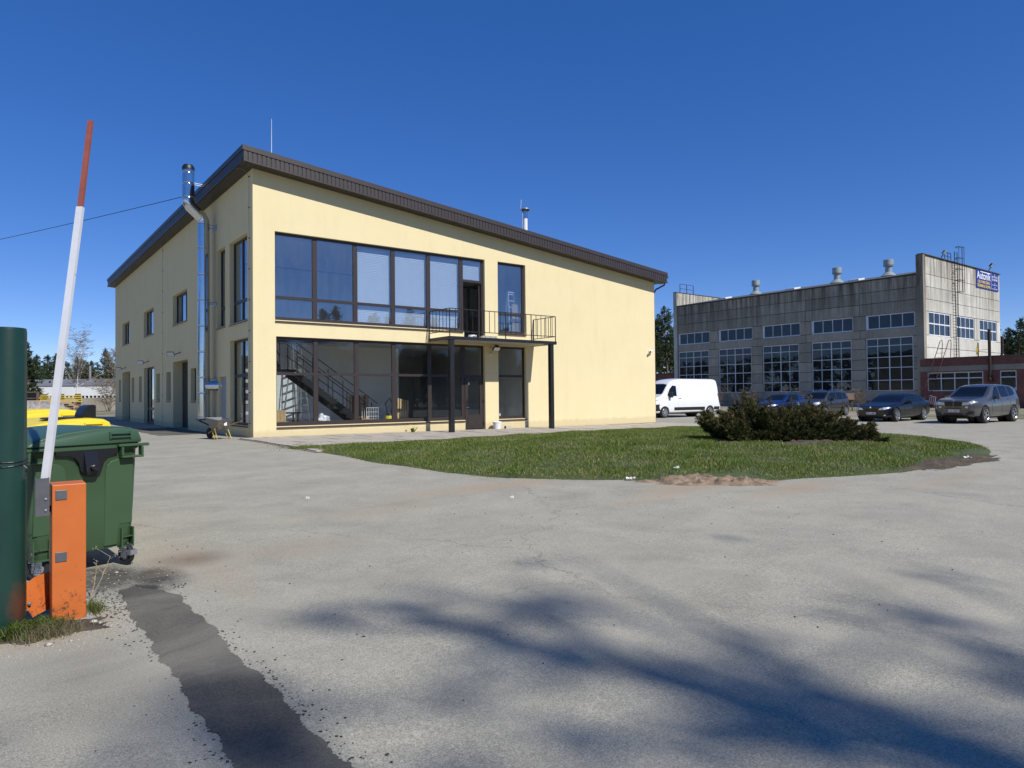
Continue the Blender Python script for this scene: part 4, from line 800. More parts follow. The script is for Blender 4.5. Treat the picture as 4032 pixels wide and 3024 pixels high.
# ------------------------------------------------------------------ precast concrete hall
def mat_conc(name, lo, hi, streak):
    m, n, l, b = nodes_of(name); co = pos(n)
    t = noise(n, l, co, .45, 8, .65, .3); r = ramp(n, [(.3, lo), (.7, hi)]); l.new(t.outputs[0], r.inputs[0])
    s = noise(n, l, scaled(n, l, co, 2.2, 2.2, .14), 1.0, 7, .7); rs = ramp(n, [(.36, 0), (.62, 1)]); l.new(s.outputs[0], rs.inputs[0])
    sp = n.new('ShaderNodeSeparateXYZ'); l.new(co, sp.inputs[0]); hz = math_(n, l, 'MULTIPLY_ADD', sp.outputs[2], .16, -1.25); hz.node.use_clamp = True   # rain streaks run down from the coping
    f = math_(n, l, 'MULTIPLY', rs.outputs[0], math_(n, l, 'MULTIPLY_ADD', hz, streak, .18)); f.node.use_clamp = True
    c = mixc(n, l, f, r.outputs[0], (.14, .115, .085))
    oi = n.new('ShaderNodeObjectInfo'); c = mixc(n, l, 1, c, math_(n, l, 'MULTIPLY_ADD', oi.outputs['Random'], .28, .84), 'MULTIPLY')
    t2 = noise(n, l, co, 9, 5, .7); r2 = ramp(n, [(.3, .8), (.7, 1.12)]); l.new(t2.outputs[0], r2.inputs[0])
    l.new(mixc(n, l, 1, c, r2.outputs[0], 'MULTIPLY'), b.inputs['Base Color']); b.inputs['Roughness'].default_value = .93; b.inputs['Specular IOR Level'].default_value = .2
    bump(n, l, b, t2.outputs[0], .4, .02); return m
m_conc = mat_conc('weathered_concrete', (.37, .33, .255), (.49, .44, .345), 1.05)
m_concw = mat_conc('whitewashed_concrete', (.60, .57, .475), (.76, .725, .625), .75)
m_joint = M('dark_joint', (.055, .048, .04), .95, var=.3, vs_=4)
m_roofing = M('bitumen_roofing', (.10, .105, .095), .9, var=.25, vs_=.8)
m_wframe = M('white_window_frame', (.74, .75, .76), .5, var=.04)
m_hglass = glass_mat('hall_glass', .09, (.30, .35, .40), 0, .16, .07)
hall = thing('concrete_hall', 'tall weathered concrete panel hall with white framed windows and roof vents', 'building', (65.6, 5.2, 0))
hall.location = (0, 0, 0)
cube = MB().box(-.5, .5, -.5, .5, -.5, .5).mesh('wall_panel'); cube.materials.append(m_conc)
cubew = cube.copy(); cubew.materials.clear(); cubew.materials.append(m_concw)
SE = [5.28, 11.39, 17.33, 23.40, 29.51, 35.8]
def lpan(a, c, z0, z1, gap=.05): mesh_obj('wall_panel', cube, None, hall, (65.6+.045+rnd.uniform(-.006, .006), (a+c)/2, (z0+z1)/2), None, (.09, c-a-gap, z1-z0-gap))
holes = []
for a, c in zip(SE, SE[1:]): holes += [(a+.72, c-.58, 7.83, 9.33), (a+.92, c-.60, 1.5, 6.95)]
plate('long', 5.55, 35.8, -.3, 12.9, holes, .085, .40).build('backing_wall', m_joint, hall)
for i, (a, c) in enumerate(zip(SE, SE[1:])):
    lo = 5.75 if i == 0 else a
    for z0, z1 in ((11.72, 12.93), (10.52, 11.72), (9.33, 10.52), (6.95, 7.83), (.35, 1.5), (-.3, .35)): lpan(lo, c, z0, z1)
    r0 = a+.72; p0 = c-.58; nxt = (SE[i+1]+.72) if i < 4 else 35.8
    lpan(p0, nxt, 7.83, 9.33)
    for k in range(5): lpan(c-.60, (c+.92) if i < 4 else 35.8, 1.5+k*1.09, 1.5+(k+1)*1.09)
    if i == 0:
        lpan(5.75, r0, 7.83, 9.33)
        for k in range(5): lpan(5.75, a+.92, 1.5+k*1.09, 1.5+(k+1)*1.09)
    u0, u1 = r0, p0; wd = (u1-.22-u0-.08)/4
    window(hall, 'long', u0, u1, 7.83, 9.33, [(u0+.08+k*wd, u0+.08+(k+1)*wd-.07, 7.95, 9.22) for k in range(4)], .10, m_wframe, m_hglass)
    u0, u1 = a+.92, c-.60; wd = (u1-u0-.08)/4; rows = [1.58, 2.63, 3.90, 4.98, 6.14, 6.90]
    window(hall, 'long', u0, u1, 1.5, 6.95, [(u0+.08+k*wd, u0+.08+(k+1)*wd-(.06 if k % 2 == 0 else .10), rows[q]+.0, rows[q+1]-.07) for k in range(4) for q in range(5)], .10, m_wframe, m_hglass)
MB().box(65.45, 66.02, 5.1, 5.75, -.3, 14.86).build('corner_column', m_conc, hall)
MB().box(66.0, 85.7, 5.6, 35.4, -.2, .12).build('floor', m_joint, hall)
# gable end in full sun
ew = [(66.9, 72.1), (73.67, 78.46), (79.96, 85.05)]
plate('end', 66.02, 86.1, -.3, 14.8, [(a, c, 6.98, 9.33) for a, c in ew], .085, .4).build('gable_wall', m_joint, hall)
def epan(a, c, z0, z1, gap=.05): mesh_obj('wall_panel', cubew, None, hall, ((a+c)/2, 5.2+.045+rnd.uniform(-.008, .008), (z0+z1)/2), None, (c-a-gap, .09, z1-z0-gap))
XB = [66.02, 72.9, 79.1, 86.1]
for a, c in zip(XB, XB[1:]):
    for z0, z1 in ((13.0, 14.85), (11.78, 13.0), (10.53, 11.78), (9.34, 10.53), (5.75, 6.97), (4.5, 5.75)): epan(a, c, z0, z1)
for a, c in ((66.02, 66.9), (72.1, 72.9), (72.9, 73.67), (78.46, 79.1), (79.1, 79.96), (85.05, 86.1)): epan(a, c, 6.97, 9.34)
for a, c in ew:
    wd = (c-a-.1)/4; window(hall, 'end', a, c, 6.98, 9.33, [(a+.1+k*wd, a+.1+(k+1)*wd-.1, z0, z1) for k in range(4) for z0, z1 in ((7.08, 8.1), (8.22, 9.22))], .06, m_wframe, m_hglass)
MB().box(66.0, 86.1, 35.4, 35.8, -.3, 14.8).box(65.5, 66.0, 35.3, 35.85, -.3, 14.8).build('rear_gable', m_concw, hall)
MB().box(85.7, 86.1, 5.6, 35.4, -.3, 12.9).build('east_wall', m_conc, hall)
for y0, y1 in ((5.05, 5.62), (35.35, 35.85)): MB().box(65.42, 86.2, y0, y1, 14.86, 14.92).build('coping', m_roofing, hall)
MB().add([(65.5, y, z) for y, z in ((5.62, 12.94), (35.3, 12.94))]+[(75.85, 5.62, 14.78), (75.85, 35.3, 14.78), (86.2, 5.62, 12.94), (86.2, 35.3, 12.94)]+[(65.5, 5.62, 13.05), (65.5, 35.3, 13.05), (75.85, 5.62, 14.9), (75.85, 35.3, 14.9), (86.2, 5.62, 13.05), (86.2, 35.3, 13.05)],
         [(0, 1, 3, 2), (2, 3, 5, 4), (6, 8, 9, 7), (8, 10, 11, 9), (0, 6, 7, 1), (4, 5, 11, 10), (0, 2, 4, 10, 8, 6), (1, 7, 9, 11, 5, 3)]).build('roof', m_roofing, hall)
m_vent = M('grey_green_zinc', (.32, .36, .35), .5, .3, var=.1)
for k, y in enumerate((27.7, 17.0, 11.2)):
    v = MB().lathe([(.85, 0), (.45, .38), (.36, .45), (.36, 1.1), (.52, 1.12), (.52, 1.8), (.46, 1.84), (0, 1.86)], 20).build('roof_vent', m_vent, hall, smooth=True, loc=(72, y, 14.15)); MB().lathe([(.54, 1.22), (.54, 1.26)], 20).build('band', m_lampgrey, v)
for y in (31.0, 21.4, 13.8): MB().box(-.7, .7, -.6, .6, 0, .18).build('roof_hatch', m_wframe, hall, loc=(70, y, 13.85), rot=(0, -.18, 0))
m_rust = M('rusty_dark_steel', (.05, .03, .025), .7, .3, var=.3, vs_=6)
ld = MB()
for x in (72.75, 73.4): ld.bar((x, 4.95, 4.6), (x, 4.95, 15.9), .06)
lad = ld.build('cage_ladder', m_rust, hall)
for k in range(34): MB().bar((72.75, 4.95, 4.9+k*.31), (73.4, 4.95, 4.9+k*.31), .025).build('rung', m_rust, lad)
for z in (16.35, 15.2, 14.05, 12.9, 11.7):
    MB().tube([(73.07+.45*math.sin(a), 4.95-.38*(1-math.cos(a))-.0, z) for a in np.linspace(-2.2, 2.2, 11)], .03, 5).build('hoop', m_rust, lad)
mb = MB()
for a in (-1.4, -.7, 0, .7, 1.4): mb.bar((73.07+.45*math.sin(a+math.pi), 4.95-.38*(1-math.cos(a+math.pi)), 11.7), (73.07+.45*math.sin(a+math.pi), 4.95-.38*(1-math.cos(a+math.pi)), 16.35), .03)
mb.build('cage_bar', m_rust, lad)
mb = MB()
for x in (71.2, 72.0, 72.75): mb.bar((x, 5.3, 14.9), (x, 5.3, 15.75), .05)
mb.bar((71.2, 5.3, 15.75), (72.75, 5.3, 15.75), .05).bar((71.2, 5.3, 15.35), (72.75, 5.3, 15.35), .04).build('roof_railing', m_rust, hall)
mb = MB()
for x in (66.6, 68.0, 69.4): mb.bar((x, 35.6, 14.9), (x, 35.6, 16.1), .06)
mb.bar((66.6, 35.6, 16.1), (69.4, 35.6, 16.1), .05).bar((66.6, 35.6, 15.5), (69.4, 35.6, 15.5), .05).build('roof_railing', m_rust, hall)
for i, (x, lab) in enumerate(((70.0, 'flood lamp on the hall parapet beside the caged ladder'), (82.8, 'black flood lamp on the parapet above the blue sign'))):
    t = thing('parapet_lamp', lab, 'lamp', (x, 5.2, 14.92), 0, 'lamps on the hall parapet'); MB().bar((0, 0, 0), (0, -.25, .45), .07).build('arm', m_black, t); MB().box(-.25, .25, -.08, .08, -.2, .2).build('lamp_head', m_black if i else m_lampgrey, t, loc=(.05, -.3, .6), rot=(.7, .3 if i else 0, 0)); MB().box(-.22, .22, -.006, .0, -.17, .17).build('lamp_glass', m_white, t, loc=(.05, -.37, .55), rot=(.7, .3 if i else 0, 0))
# lettering
def text(parent, s, x, z, h, mat, y=0, w=None, extr=.01, name='lettering', shear=0):
    cu = bpy.data.curves.new('t', 'FONT'); cu.body = s; cu.size = 1; cu.extrude = extr/h; cu.offset = .012; cu.shear = shear
    o = bpy.data.objects.new('t', cu); COL.objects.link(o); dg = bpy.context.evaluated_depsgraph_get(); me = bpy.data.meshes.new_from_object(o.evaluated_get(dg)); bpy.data.objects.remove(o)
    co = np.array([v.co[:] for v in me.vertices]); mn, mx = co.min(0), co.max(0); sx = h/ (mx[1]-mn[1]) if w is None else w/(mx[0]-mn[0]); sy = h/(mx[1]-mn[1])
    for v in me.vertices: v.co = ((v.co.x-mn[0])*sx, -v.co.z*h*1.0, (v.co.y-mn[1])*sy)
    me.name = name; me.materials.clear(); return mesh_obj(name, me, mat, parent, (x, y, z))
sg = thing('hire_sign', 'blue and yellow machinery hire sign on the sunlit concrete gable', 'sign', (79.02, 5.19, 12.78))
m_blue = M('sign_blue', (.012, .025, .20), .45, var=.05); m_swhite = M('sign_white', (.80, .80, .80), .5); m_syel = M('sign_yellow', (.80, .58, .12), .5)
MB().box(0, 6.55, -.05, 0, 0, 2.2).build('board', m_blue, sg); MB().box(4.42, 4.46, -.056, -.05, .12, 2.08).build('divider', m_swhite, sg)
text(sg, 'Autonik', .22, 1.03, .82, m_swhite, -.06, 3.95); MB().box(1.25, 4.15, -.062, -.05, 1.80, 1.90).build('lettering', m_swhite, sg)
text(sg, 'CELTNIECĪBAS', .42, .58, .38, m_syel, -.06, 3.5); text(sg, 'TEHNIKAS NOMA', .22, .12, .32, m_syel, -.06, 3.95)
text(sg, '29 178 511', 4.66, 1.48, .22, m_swhite, -.06, 1.6); text(sg, '67 500 955', 4.66, 1.16, .22, m_swhite, -.06, 1.6)
for z in (1.86, .84, .40): MB().lathe([(.07, 0), (.07, -.008), (0, -.008)], 10, (5.5, -.05, z), 'Y').build('symbol', m_swhite, sg)
text(sg, 'autonik@autonik.lv', 4.66, .62, .11, m_swhite, -.06, 1.6); text(sg, 'www.autonik.lv', 4.66, .18, .11, m_swhite, -.06, 1.6)

# brick annex in front of the gable
mbk, n, l, b = nodes_of('dark_red_brick'); co = pos(n); sp = n.new('ShaderNodeSeparateXYZ'); l.new(co, sp.inputs[0]); cb = n.new('ShaderNodeCombineXYZ'); l.new(math_(n, l, 'ADD', sp.outputs[0], sp.outputs[1]), cb.inputs[0]); l.new(sp.outputs[2], cb.inputs[1])
br = n.new('ShaderNodeTexBrick'); l.new(cb.outputs[0], br.inputs['Vector']); br.inputs['Scale'].default_value = 1; br.inputs['Brick Width'].default_value = .26; br.inputs['Row Height'].default_value = .077; br.inputs['Mortar Size'].default_value = .009
br.inputs['Color1'].default_value = (.21, .05, .032, 1); br.inputs['Color2'].default_value = (.29, .08, .05, 1); br.inputs['Mortar'].default_value = (.22, .19, .16, 1)
tv = noise(n, l, co, 1.1, 6); rv = ramp(n, [(.3, .7), (.7, 1.15)]); l.new(tv.outputs[0], rv.inputs[0]); l.new(mixc(n, l, 1, br.outputs[0], rv.outputs[0], 'MULTIPLY'), b.inputs['Base Color']); b.inputs['Roughness'].default_value = .9; bump(n, l, b, br.outputs['Fac'], -.5, .01)
ann = thing('brick_annex', 'low dark red brick annex with a concrete lintel band and white windows', 'building', (0, 0, 0))
aw = [(.12, 4.83), (-2.45, -1.18), (-9.2, -4.5), (-16.2, -11.5)]
plate('annex', -24, 5.45, -.3, 4.5, [(a, c, 1.42, 3.22) for a, c in aw], 0, .3).build('front_wall', mbk, ann)
fbox('annex', -24.0, 5.46, 3.31, 3.79, -.03, -.001).build('lintel_band', m_conc, ann)
MB().box(65.6, 80, -24, -23.7, -.3, 4.5).box(65.6, 80, 4.7, 5.09, -.3, 4.48).build('end_wall', mbk, ann); MB().box(65.2, 80, -24.1, 5.05, 4.5, 4.6).build('roof', m_roofing, ann)
for i, (a, c) in enumerate(aw):
    nn = 4 if c-a > 2 else 1; wd = (c-a-.08)/nn; window(ann, 'annex', a, c, 1.42, 3.22, [(a+.09+k*wd, a+(k+1)*wd, z0, z1) for k in range(nn) for z0, z1 in ((1.52, 2.58), (2.68, 3.12))], .06, m_wframe, m_hglass)
t = thing('rusty_pipe', 'tall rusty pipe standing against the brick annex', 'pipe', (65.05, -.5, 0)); MB().tube([(0, 0, 2.4), (0, 0, 7.0)], .13, 10).build('pipe', m_rust, t, smooth=True); MB().lathe([(.2, 2.3), (.2, 2.5), (.14, 2.6)], 10).build('collar', m_rust, t); MB().bar((0, 0, 2.3), (.26, 0, 2.3), .08).bar((0, 0, 4.2), (.26, 0, 4.2), .06).build('bracket', m_rust, t)
t = thing('rusty_pipe', 'shorter rusty pipe on the annex roof beside the gable edge', 'pipe', (66.6, -1.0, 4.6)); MB().tube([(0, 0, 0), (0, 0, 1.75)], .11, 10).build('pipe', m_rust, t, smooth=True); MB().lathe([(.2, 0), (.12, .15)], 10).build('flashing', m_black, t)
t = thing('roof_ladder', 'rusty ladder with hooped tops leaning against the brick annex', 'ladder', (0, 0, 0)); m_rustr = M('red_rust', (.16, .06, .04), .8, var=.3, vs_=5)
for (a, c) in (((64.2, 4.5, .0), (65.1, 3.0, 5.6)), ((64.2, 5.2, .0), (65.1, 3.75, 5.6))):
    MB().tube([a, c, (65.25, c[1]-.12, 6.2), (65.5, c[1]-.2, 6.3), (65.7, c[1]-.15, 5.9), (65.75, c[1]-.05, 4.65)], .035, 6).build('rail', m_rustr, t, smooth=True)
for k in range(14):
    q = (k+.6)/14; MB().bar((64.2+.9*q, 4.5-1.5*q, 5.6*q), (64.2+.9*q, 5.2-1.45*q, 5.6*q), .03).build('rung', m_rustr, t)
t = thing('satellite_dish', 'small rusty satellite dish on the brick annex roof', 'dish', (67, 1.05, 4.6)); MB().tube([(0, 0, 0), (0, 0, 1.35)], .05, 8).build('mast', m_rust, t); MB().lathe([(.42, .12), (.3, .05), (0, 0), (.3, .06), (.42, .13)], 18, (0, 0, .62), 'Y').build('dish', m_yel, t, smooth=True, rot=(0, 0, .2)); MB().bar((0, 0, .62), (-.1, -.9, .7), .03).build('arm', m_rust, t)
bx = thing('brick_outbuilding', 'low dark brick outbuilding behind the far end of the hall', 'building', (0, 0, 0)); MB().box(66.5, 82, 36.0, 52, -.3, 4.1).build('wall', mbk, bx); MB().box(66.3, 82.2, 35.9, 52.2, 4.1, 4.25).build('roof', m_roofing, bx)
MB().box(66.44, 66.495, 38, 42, 1.3, 2.9).build('window', m_hglass, bx)
t = thing('kennel', 'little wooden kennel with a pitched roof on posts behind the cars', 'kennel', (47.4, 3.6, -.1), .5); m_oldwood = M('old_grey_wood', (.16, .11, .07), .9, var=.25, vs_=7)
MB().box(-.3, .3, -.35, .35, .55, .95).build('body', m_oldwood, t); MB().add([(-.42, -.45, .9), (.42, -.45, .9), (0, -.45, 1.42), (-.42, .45, .9), (.42, .45, .9), (0, .45, 1.42)], [(0, 1, 2), (5, 4, 3), (0, 2, 5, 3), (1, 4, 5, 2), (0, 3, 4, 1)]).build('roof', m_oldwood, t)
for x in (-.27, .27):
    for y in (-.3, .3): MB().box(x-.04, x+.04, y-.04, y+.04, 0, .55).build('leg', m_oldwood, t)
MB().box(-.306, -.30, -.15, .15, .58, .85).build('entrance', m_black, t)
t = thing('warning_board', 'tilted red and white warning board in the weeds by the annex', 'board', (52.7, -.4, .2), -.5); t.scale = (.65,)*3; mb = MB().box(-.02, .02, -.5, .5, .3, 1.3); mb.build('panel', M('worn_white_paint', (.5, .47, .44), .8, var=.2, vs_=3), t, rot=(.25, 0, 0))
for k in range(3): MB().box(-.026, -.02, -.45+.33*k, -.3+.33*k, .32, 1.28).build('red_stripe', M('worn_red_paint', (.32, .05, .04), .8, var=.25, vs_=4), t, rot=(.25, .0, 0))
for y in (-.4, .4): MB().box(.02, .06, y-.03, y+.03, -.1, 1.2).build('stake', m_oldwood, t, rot=(.25, 0, 0))

# ------------------------------------------------------------------ far side of the yard, left of the office
AX = Vector((.795, -.607, 0)); AN = Vector((.607, .795, 0)); RZ = math.atan2(AX.y, AX.x)
fe = thing('concrete_fence', 'grey concrete panel fence across the far end of the yard', 'fence', (3.7, 78.5, -.05), RZ)
fp = MB().box(0, 2.46, -.06, .06, 0, 1.66).mesh('fence_panel'); fp.materials.append(m_conc); po = MB().box(-.09, .09, -.1, .1, 0, 1.72).mesh('post'); po.materials.append(m_conc)
for k in range(-7, 8): mesh_obj('fence_panel', fp, None, fe, (k*2.5+.02, 0, rnd.uniform(-.04, .04))); mesh_obj('post', po, None, fe, (k*2.5, 0, 0))
wb = thing('white_shed', 'long low white shed with a grey roof beyond the concrete fence', 'building', (3.6, 108.8, 0), RZ)
m_wshed = M('white_render', (.74, .74, .72), .9, var=.05, vs_=.6)
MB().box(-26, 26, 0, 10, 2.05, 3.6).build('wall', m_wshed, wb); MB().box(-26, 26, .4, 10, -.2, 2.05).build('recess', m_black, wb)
pm = MB().box(-.09, .09, .0, .3, 0, 2.05).mesh('pillar'); pm.materials.append(m_wshed)
for k in range(-40, 41): mesh_obj('pillar', pm, None, wb, (k*.645, 0, 0))
MB().add([(x, y, z) for x in (-26.5, 26.5) for y, z in ((-.08, 3.61), (5, 4.75), (10.1, 3.61), (10.1, 3.75), (5, 4.9), (-.08, 3.75))], [(0, 1, 7, 6), (1, 2, 8, 7), (2, 3, 9, 8), (3, 4, 10, 9), (4, 5, 11, 10), (5, 0, 6, 11), (0, 5, 4, 3, 2, 1), (6, 7, 8, 9, 10, 11)]).build('roof', M('grey_slate_roof', (.16, .165, .17), .8, var=.15, vs_=.5), wb)
for x in (-9, -4.5, -.5, 3, 8): MB().box(x-.1, x+.1, 2.0, 2.2, 4.0, 4.55).build('roof_vent', m_black, wb)
MB().lathe([(.17, 4.2), (.17, 7.0)], 10, (1.6, 3, 0)).build('chimney', m_lampgrey, wb)
m_plank = M('fresh_planks', (.52, .38, .22), .85, var=.15, vs_=3)
t = thing('timber_stack', 'stack of fresh timber planks behind the gravel heap', 'timber', (-3.3, 48.4, -.0), RZ)
for k in range(5):
    for j in range(3): MB().box(-3.2+.15*((k*3+j) % 3), 2.6-.2*((k+j) % 3), -.9+j*.62, -.34+j*.62, .55+k*.17, .55+k*.17+.13).build('plank', m_plank, t)
for x in (-2.5, 0, 2): MB().box(x-.1, x+.1, -.9, .9, 0, .55).build('bearer', m_oldwood, t)
t = thing('timber_crate', 'dark open wooden crate frame beyond the timber stack', 'crate', (-4.0, 61.6, 1.2), RZ); MB().box(-1.6, 1.4, .3, .34, 0, 1.0).build('back', m_black, t)
for x in (-1.6, -.4, 1.3): MB().box(x-.09, x+.09, -.1, .1, -1.2, 1.0).build('upright', m_oldwood, t)
for z in (0, .35, .95): MB().box(-1.6, 1.4, -.14, -.1, z, z+.08).build('rail', m_oldwood, t)
t = thing('formwork_stack', 'pile of yellow formwork frames beyond the timber stack', 'frames', (-.9, 59.6, 1.1), RZ); m_fy = M('formwork_yellow', (.70, .52, .06), .6, var=.1)
for k in range(4): MB().box(-2.2+.1*(k % 2), 1.7, -.4, .4, .05+k*.2, .14+k*.2).build('frame', m_fy, t)
for x in (-2.0, -.2, 1.5): MB().box(x-.07, x+.07, -.38, .38, -1.1, .9).build('upright', m_oldwood, t)
heap('gravel_heap', -4.6, 37.0, 3.2, 2.0, RZ, 1.15, M('grey_gravel', (.30, .275, .25), .95, var=.3, vs_=4, bs=12, bstr=.8, bd=.05, fine=9), 'heap of grey gravel beyond the yellow containers', 'gravel', 9, .15)
t = thing('bollard', 'short dark grey post standing by the gravel heap', 'post', (-3.25, 45.5, 0)); MB().box(-.2, .2, -.2, .2, 0, 1.3).build('post', m_lampgrey, t, bevel=.03, seg=1)
# ------------------------------------------------------------------ parked vehicles (nose at local x = 0, tail at x = L)
m_cglass = M('car_window_glass', (.006, .007, .008), .03, var=0, spec=.38); m_tyre = M('tyre_rubber', (.018, .018, .018), .85, var=.2); m_rim = M('alloy_rim', (.55, .56, .57), .28, .85, var=.05); m_dark = M('dark_trim', (.012, .012, .012), .5, var=.1)
m_lens = M('headlight_lens', (.62, .65, .68), .08, .2, var=.1, vs_=20, coat=1); m_chrome = M('chrome', (.75, .76, .77), .08, 1, var=0); m_plate = M('plate_white', (.75, .75, .74), .5, var=.02); m_text = M('plate_black', (.02, .02, .02), .6, var=0); m_eu = M('plate_blue', (.01, .03, .28), .5, var=0)
def paint(name, c, metal=.5, rough=.32, coat=.8): return M(name, c, rough, metal, var=.04, vs_=2, coat=coat)
def interp(keys, x): k = np.array(keys); return np.interp(x, k[:, 0], k[:, 1])
def gsm(a, s):
    k = np.exp(-.5*(np.arange(-3*s, 3*s+1)/s)**2); k /= k.sum(); p = np.pad(a, 3*s, mode='edge'); return np.convolve(p, k, 'valid')
def chaikin(P, it=2):
    for _ in range(it):
        Q = [P[0]]
        for a, c in zip(P, P[1:]): Q += [(a[0]*.75+c[0]*.25, a[1]*.75+c[1]*.25), (a[0]*.25+c[0]*.75, a[1]*.25+c[1]*.75)]
        Q.append(P[-1]); P = Q
    return P
def car_shell(s):
    L = s['L']; n = 121; X = np.linspace(0, L, n); sm = s.get('sm', 2)
    top = gsm(interp(s['top'], X), sm); belt = gsm(interp(s['belt'], X), 2); w = gsm(interp(s['w'], X), 1); bot = gsm(interp(s['bot'], X), 1)
    belt = np.minimum(belt, top-.03); V = []; m_ = None
    for i in range(n):
        x, t_, be, ww, bo = X[i], top[i], belt[i], w[i], bot[i]; h = be-bo; g_ = t_-be; f = float(ss(g_/.3)); wt = .80*ww*(1-f)+(.935*ww-s['k']*g_)*f
        P = [(0, bo), (.80*ww, bo), (.93*ww, bo+.04), (.97*ww, bo+.12*h), (.995*ww, bo+.42*h), (ww, bo+.62*h), (.985*ww, bo+.86*h), (.95*ww, be), (wt+(.94*ww-wt)*.55, be+.45*g_), (wt+(.94*ww-wt)*.06, be+.86*g_), (wt*.9, be+.955*g_), (.5*wt, t_-.012*f), (0, t_)]
        P = chaikin(P, 2); m_ = len(P); full = [(x, -y, z) for y, z in P]+[(x, y, z) for y, z in P[-2:0:-1]]; V += full
    k = 2*m_-2; F = [(i*k+j, i*k+(j+1) % k, (i+1)*k+(j+1) % k, (i+1)*k+j) for i in range(n-1) for j in range(k)]
    F += [tuple(range(k)), tuple(range((n-1)*k+k-1, (n-1)*k-1, -1))]
    me = MB().add(V, F).mesh('body'); bm = bmesh.new(); bm.from_mesh(me); bvh = BVHTree.FromBMesh(bm); bm.free(); return me, bvh
def patch(bvh, poly, axis, off, name, mat, parent, cuts=5, thick=.0):
    bm = bmesh.new(); vs = [bm.verts.new((a, 0, c)) for a, c in poly]; bm.faces.new(vs); bmesh.ops.triangulate(bm, faces=bm.faces[:]); bmesh.ops.subdivide_edges(bm, edges=bm.edges[:], cuts=cuts, use_grid_fill=True)
    d = {'left': Vector((0, 1, 0)), 'right': Vector((0, -1, 0)), 'front': Vector((1, 0, 0)), 'rear': Vector((-1, 0, 0)), 'top': Vector((0, 0, -1))}[axis]
    for v in bm.verts:
        a, c = v.co.x, v.co.z; o = {'left': Vector((a, -3, c)), 'right': Vector((a, 3, c)), 'front': Vector((-3, a, c)), 'rear': Vector((9, a, c)), 'top': Vector((a, c, 5))}[axis]
        h = bvh.ray_cast(o, d)
        if h[0] is None: h = bvh.find_nearest(o+d*3.2)
        nn = h[1] if h[1].dot(d) < 0 else -h[1]; v.co = h[0]+nn*off
    bmesh.ops.recalc_face_normals(bm, faces=bm.faces[:]); fm = sum((f.normal for f in bm.faces), Vector())
    if fm.dot(d) > 0: bmesh.ops.reverse_faces(bm, faces=bm.faces[:])
    ext = bmesh.ops.extrude_face_region(bm, geom=bm.faces[:]); 
    for e in ext['geom']:
        if isinstance(e, bmesh.types.BMVert): e.co += -d*0  # outer skin stays, the old layer sinks inwards
    orig = [v for v in bm.verts if v not in set(q for q in ext['geom'] if isinstance(q, bmesh.types.BMVert))]
    for v in orig: v.co += d*(off+.01)
    me = bpy.data.meshes.new(name); bm.to_mesh(me); bm.free(); smooth_by_angle(me, .8); return mesh_obj(name, me, mat, parent)
def wheel_meshes(R, width, spokes, rimr):
    ty = MB().lathe([(R*.66, -width/2+.01), (R*.9, -width/2), (R*.985, -width/2+.03), (R, -width*.2), (R, width*.2), (R*.985, width/2-.03), (R*.9, width/2), (R*.66, width/2-.01)], 36, axis='Y', cap=False).mesh('tyre', smooth=True); ty.materials.append(m_tyre)
    mb = MB().lathe([(R*.70, -width/2+.012), (R*.66, -width/2+.004), (R*.62, -width/2+.02), (R*.60, width*.2)], 36, axis='Y', cap=False)
    for k in range(spokes):
        for dx in (-.09, .09):
            a = 2*math.pi*k/spokes; ca, sa = math.cos(a+dx*.35), math.sin(a+dx*.35); cb_, sb_ = math.cos(a+dx*1.7), math.sin(a+dx*1.7)
            mb.bar((R*.10*ca, -width/2+.035, R*.10*sa), (R*.64*cb_, -width/2+.016, R*.64*sb_), R*.085, .025, (0, 1, 0))
    mb.lathe([(0, -width/2+.018), (R*.13, -width/2+.02), (R*.15, -width/2+.05)], 18, axis='Y', cap=False); rm_ = mb.mesh('rim', smooth=True); rm_.materials.append(rimr)
    ds = MB().lathe([(0, -width/2+.075), (R*.62, -width/2+.075), (R*.62, .0)], 30, axis='Y', cap=False).mesh('brake_disc'); ds.materials.append(m_dark); return ty, rm_, ds
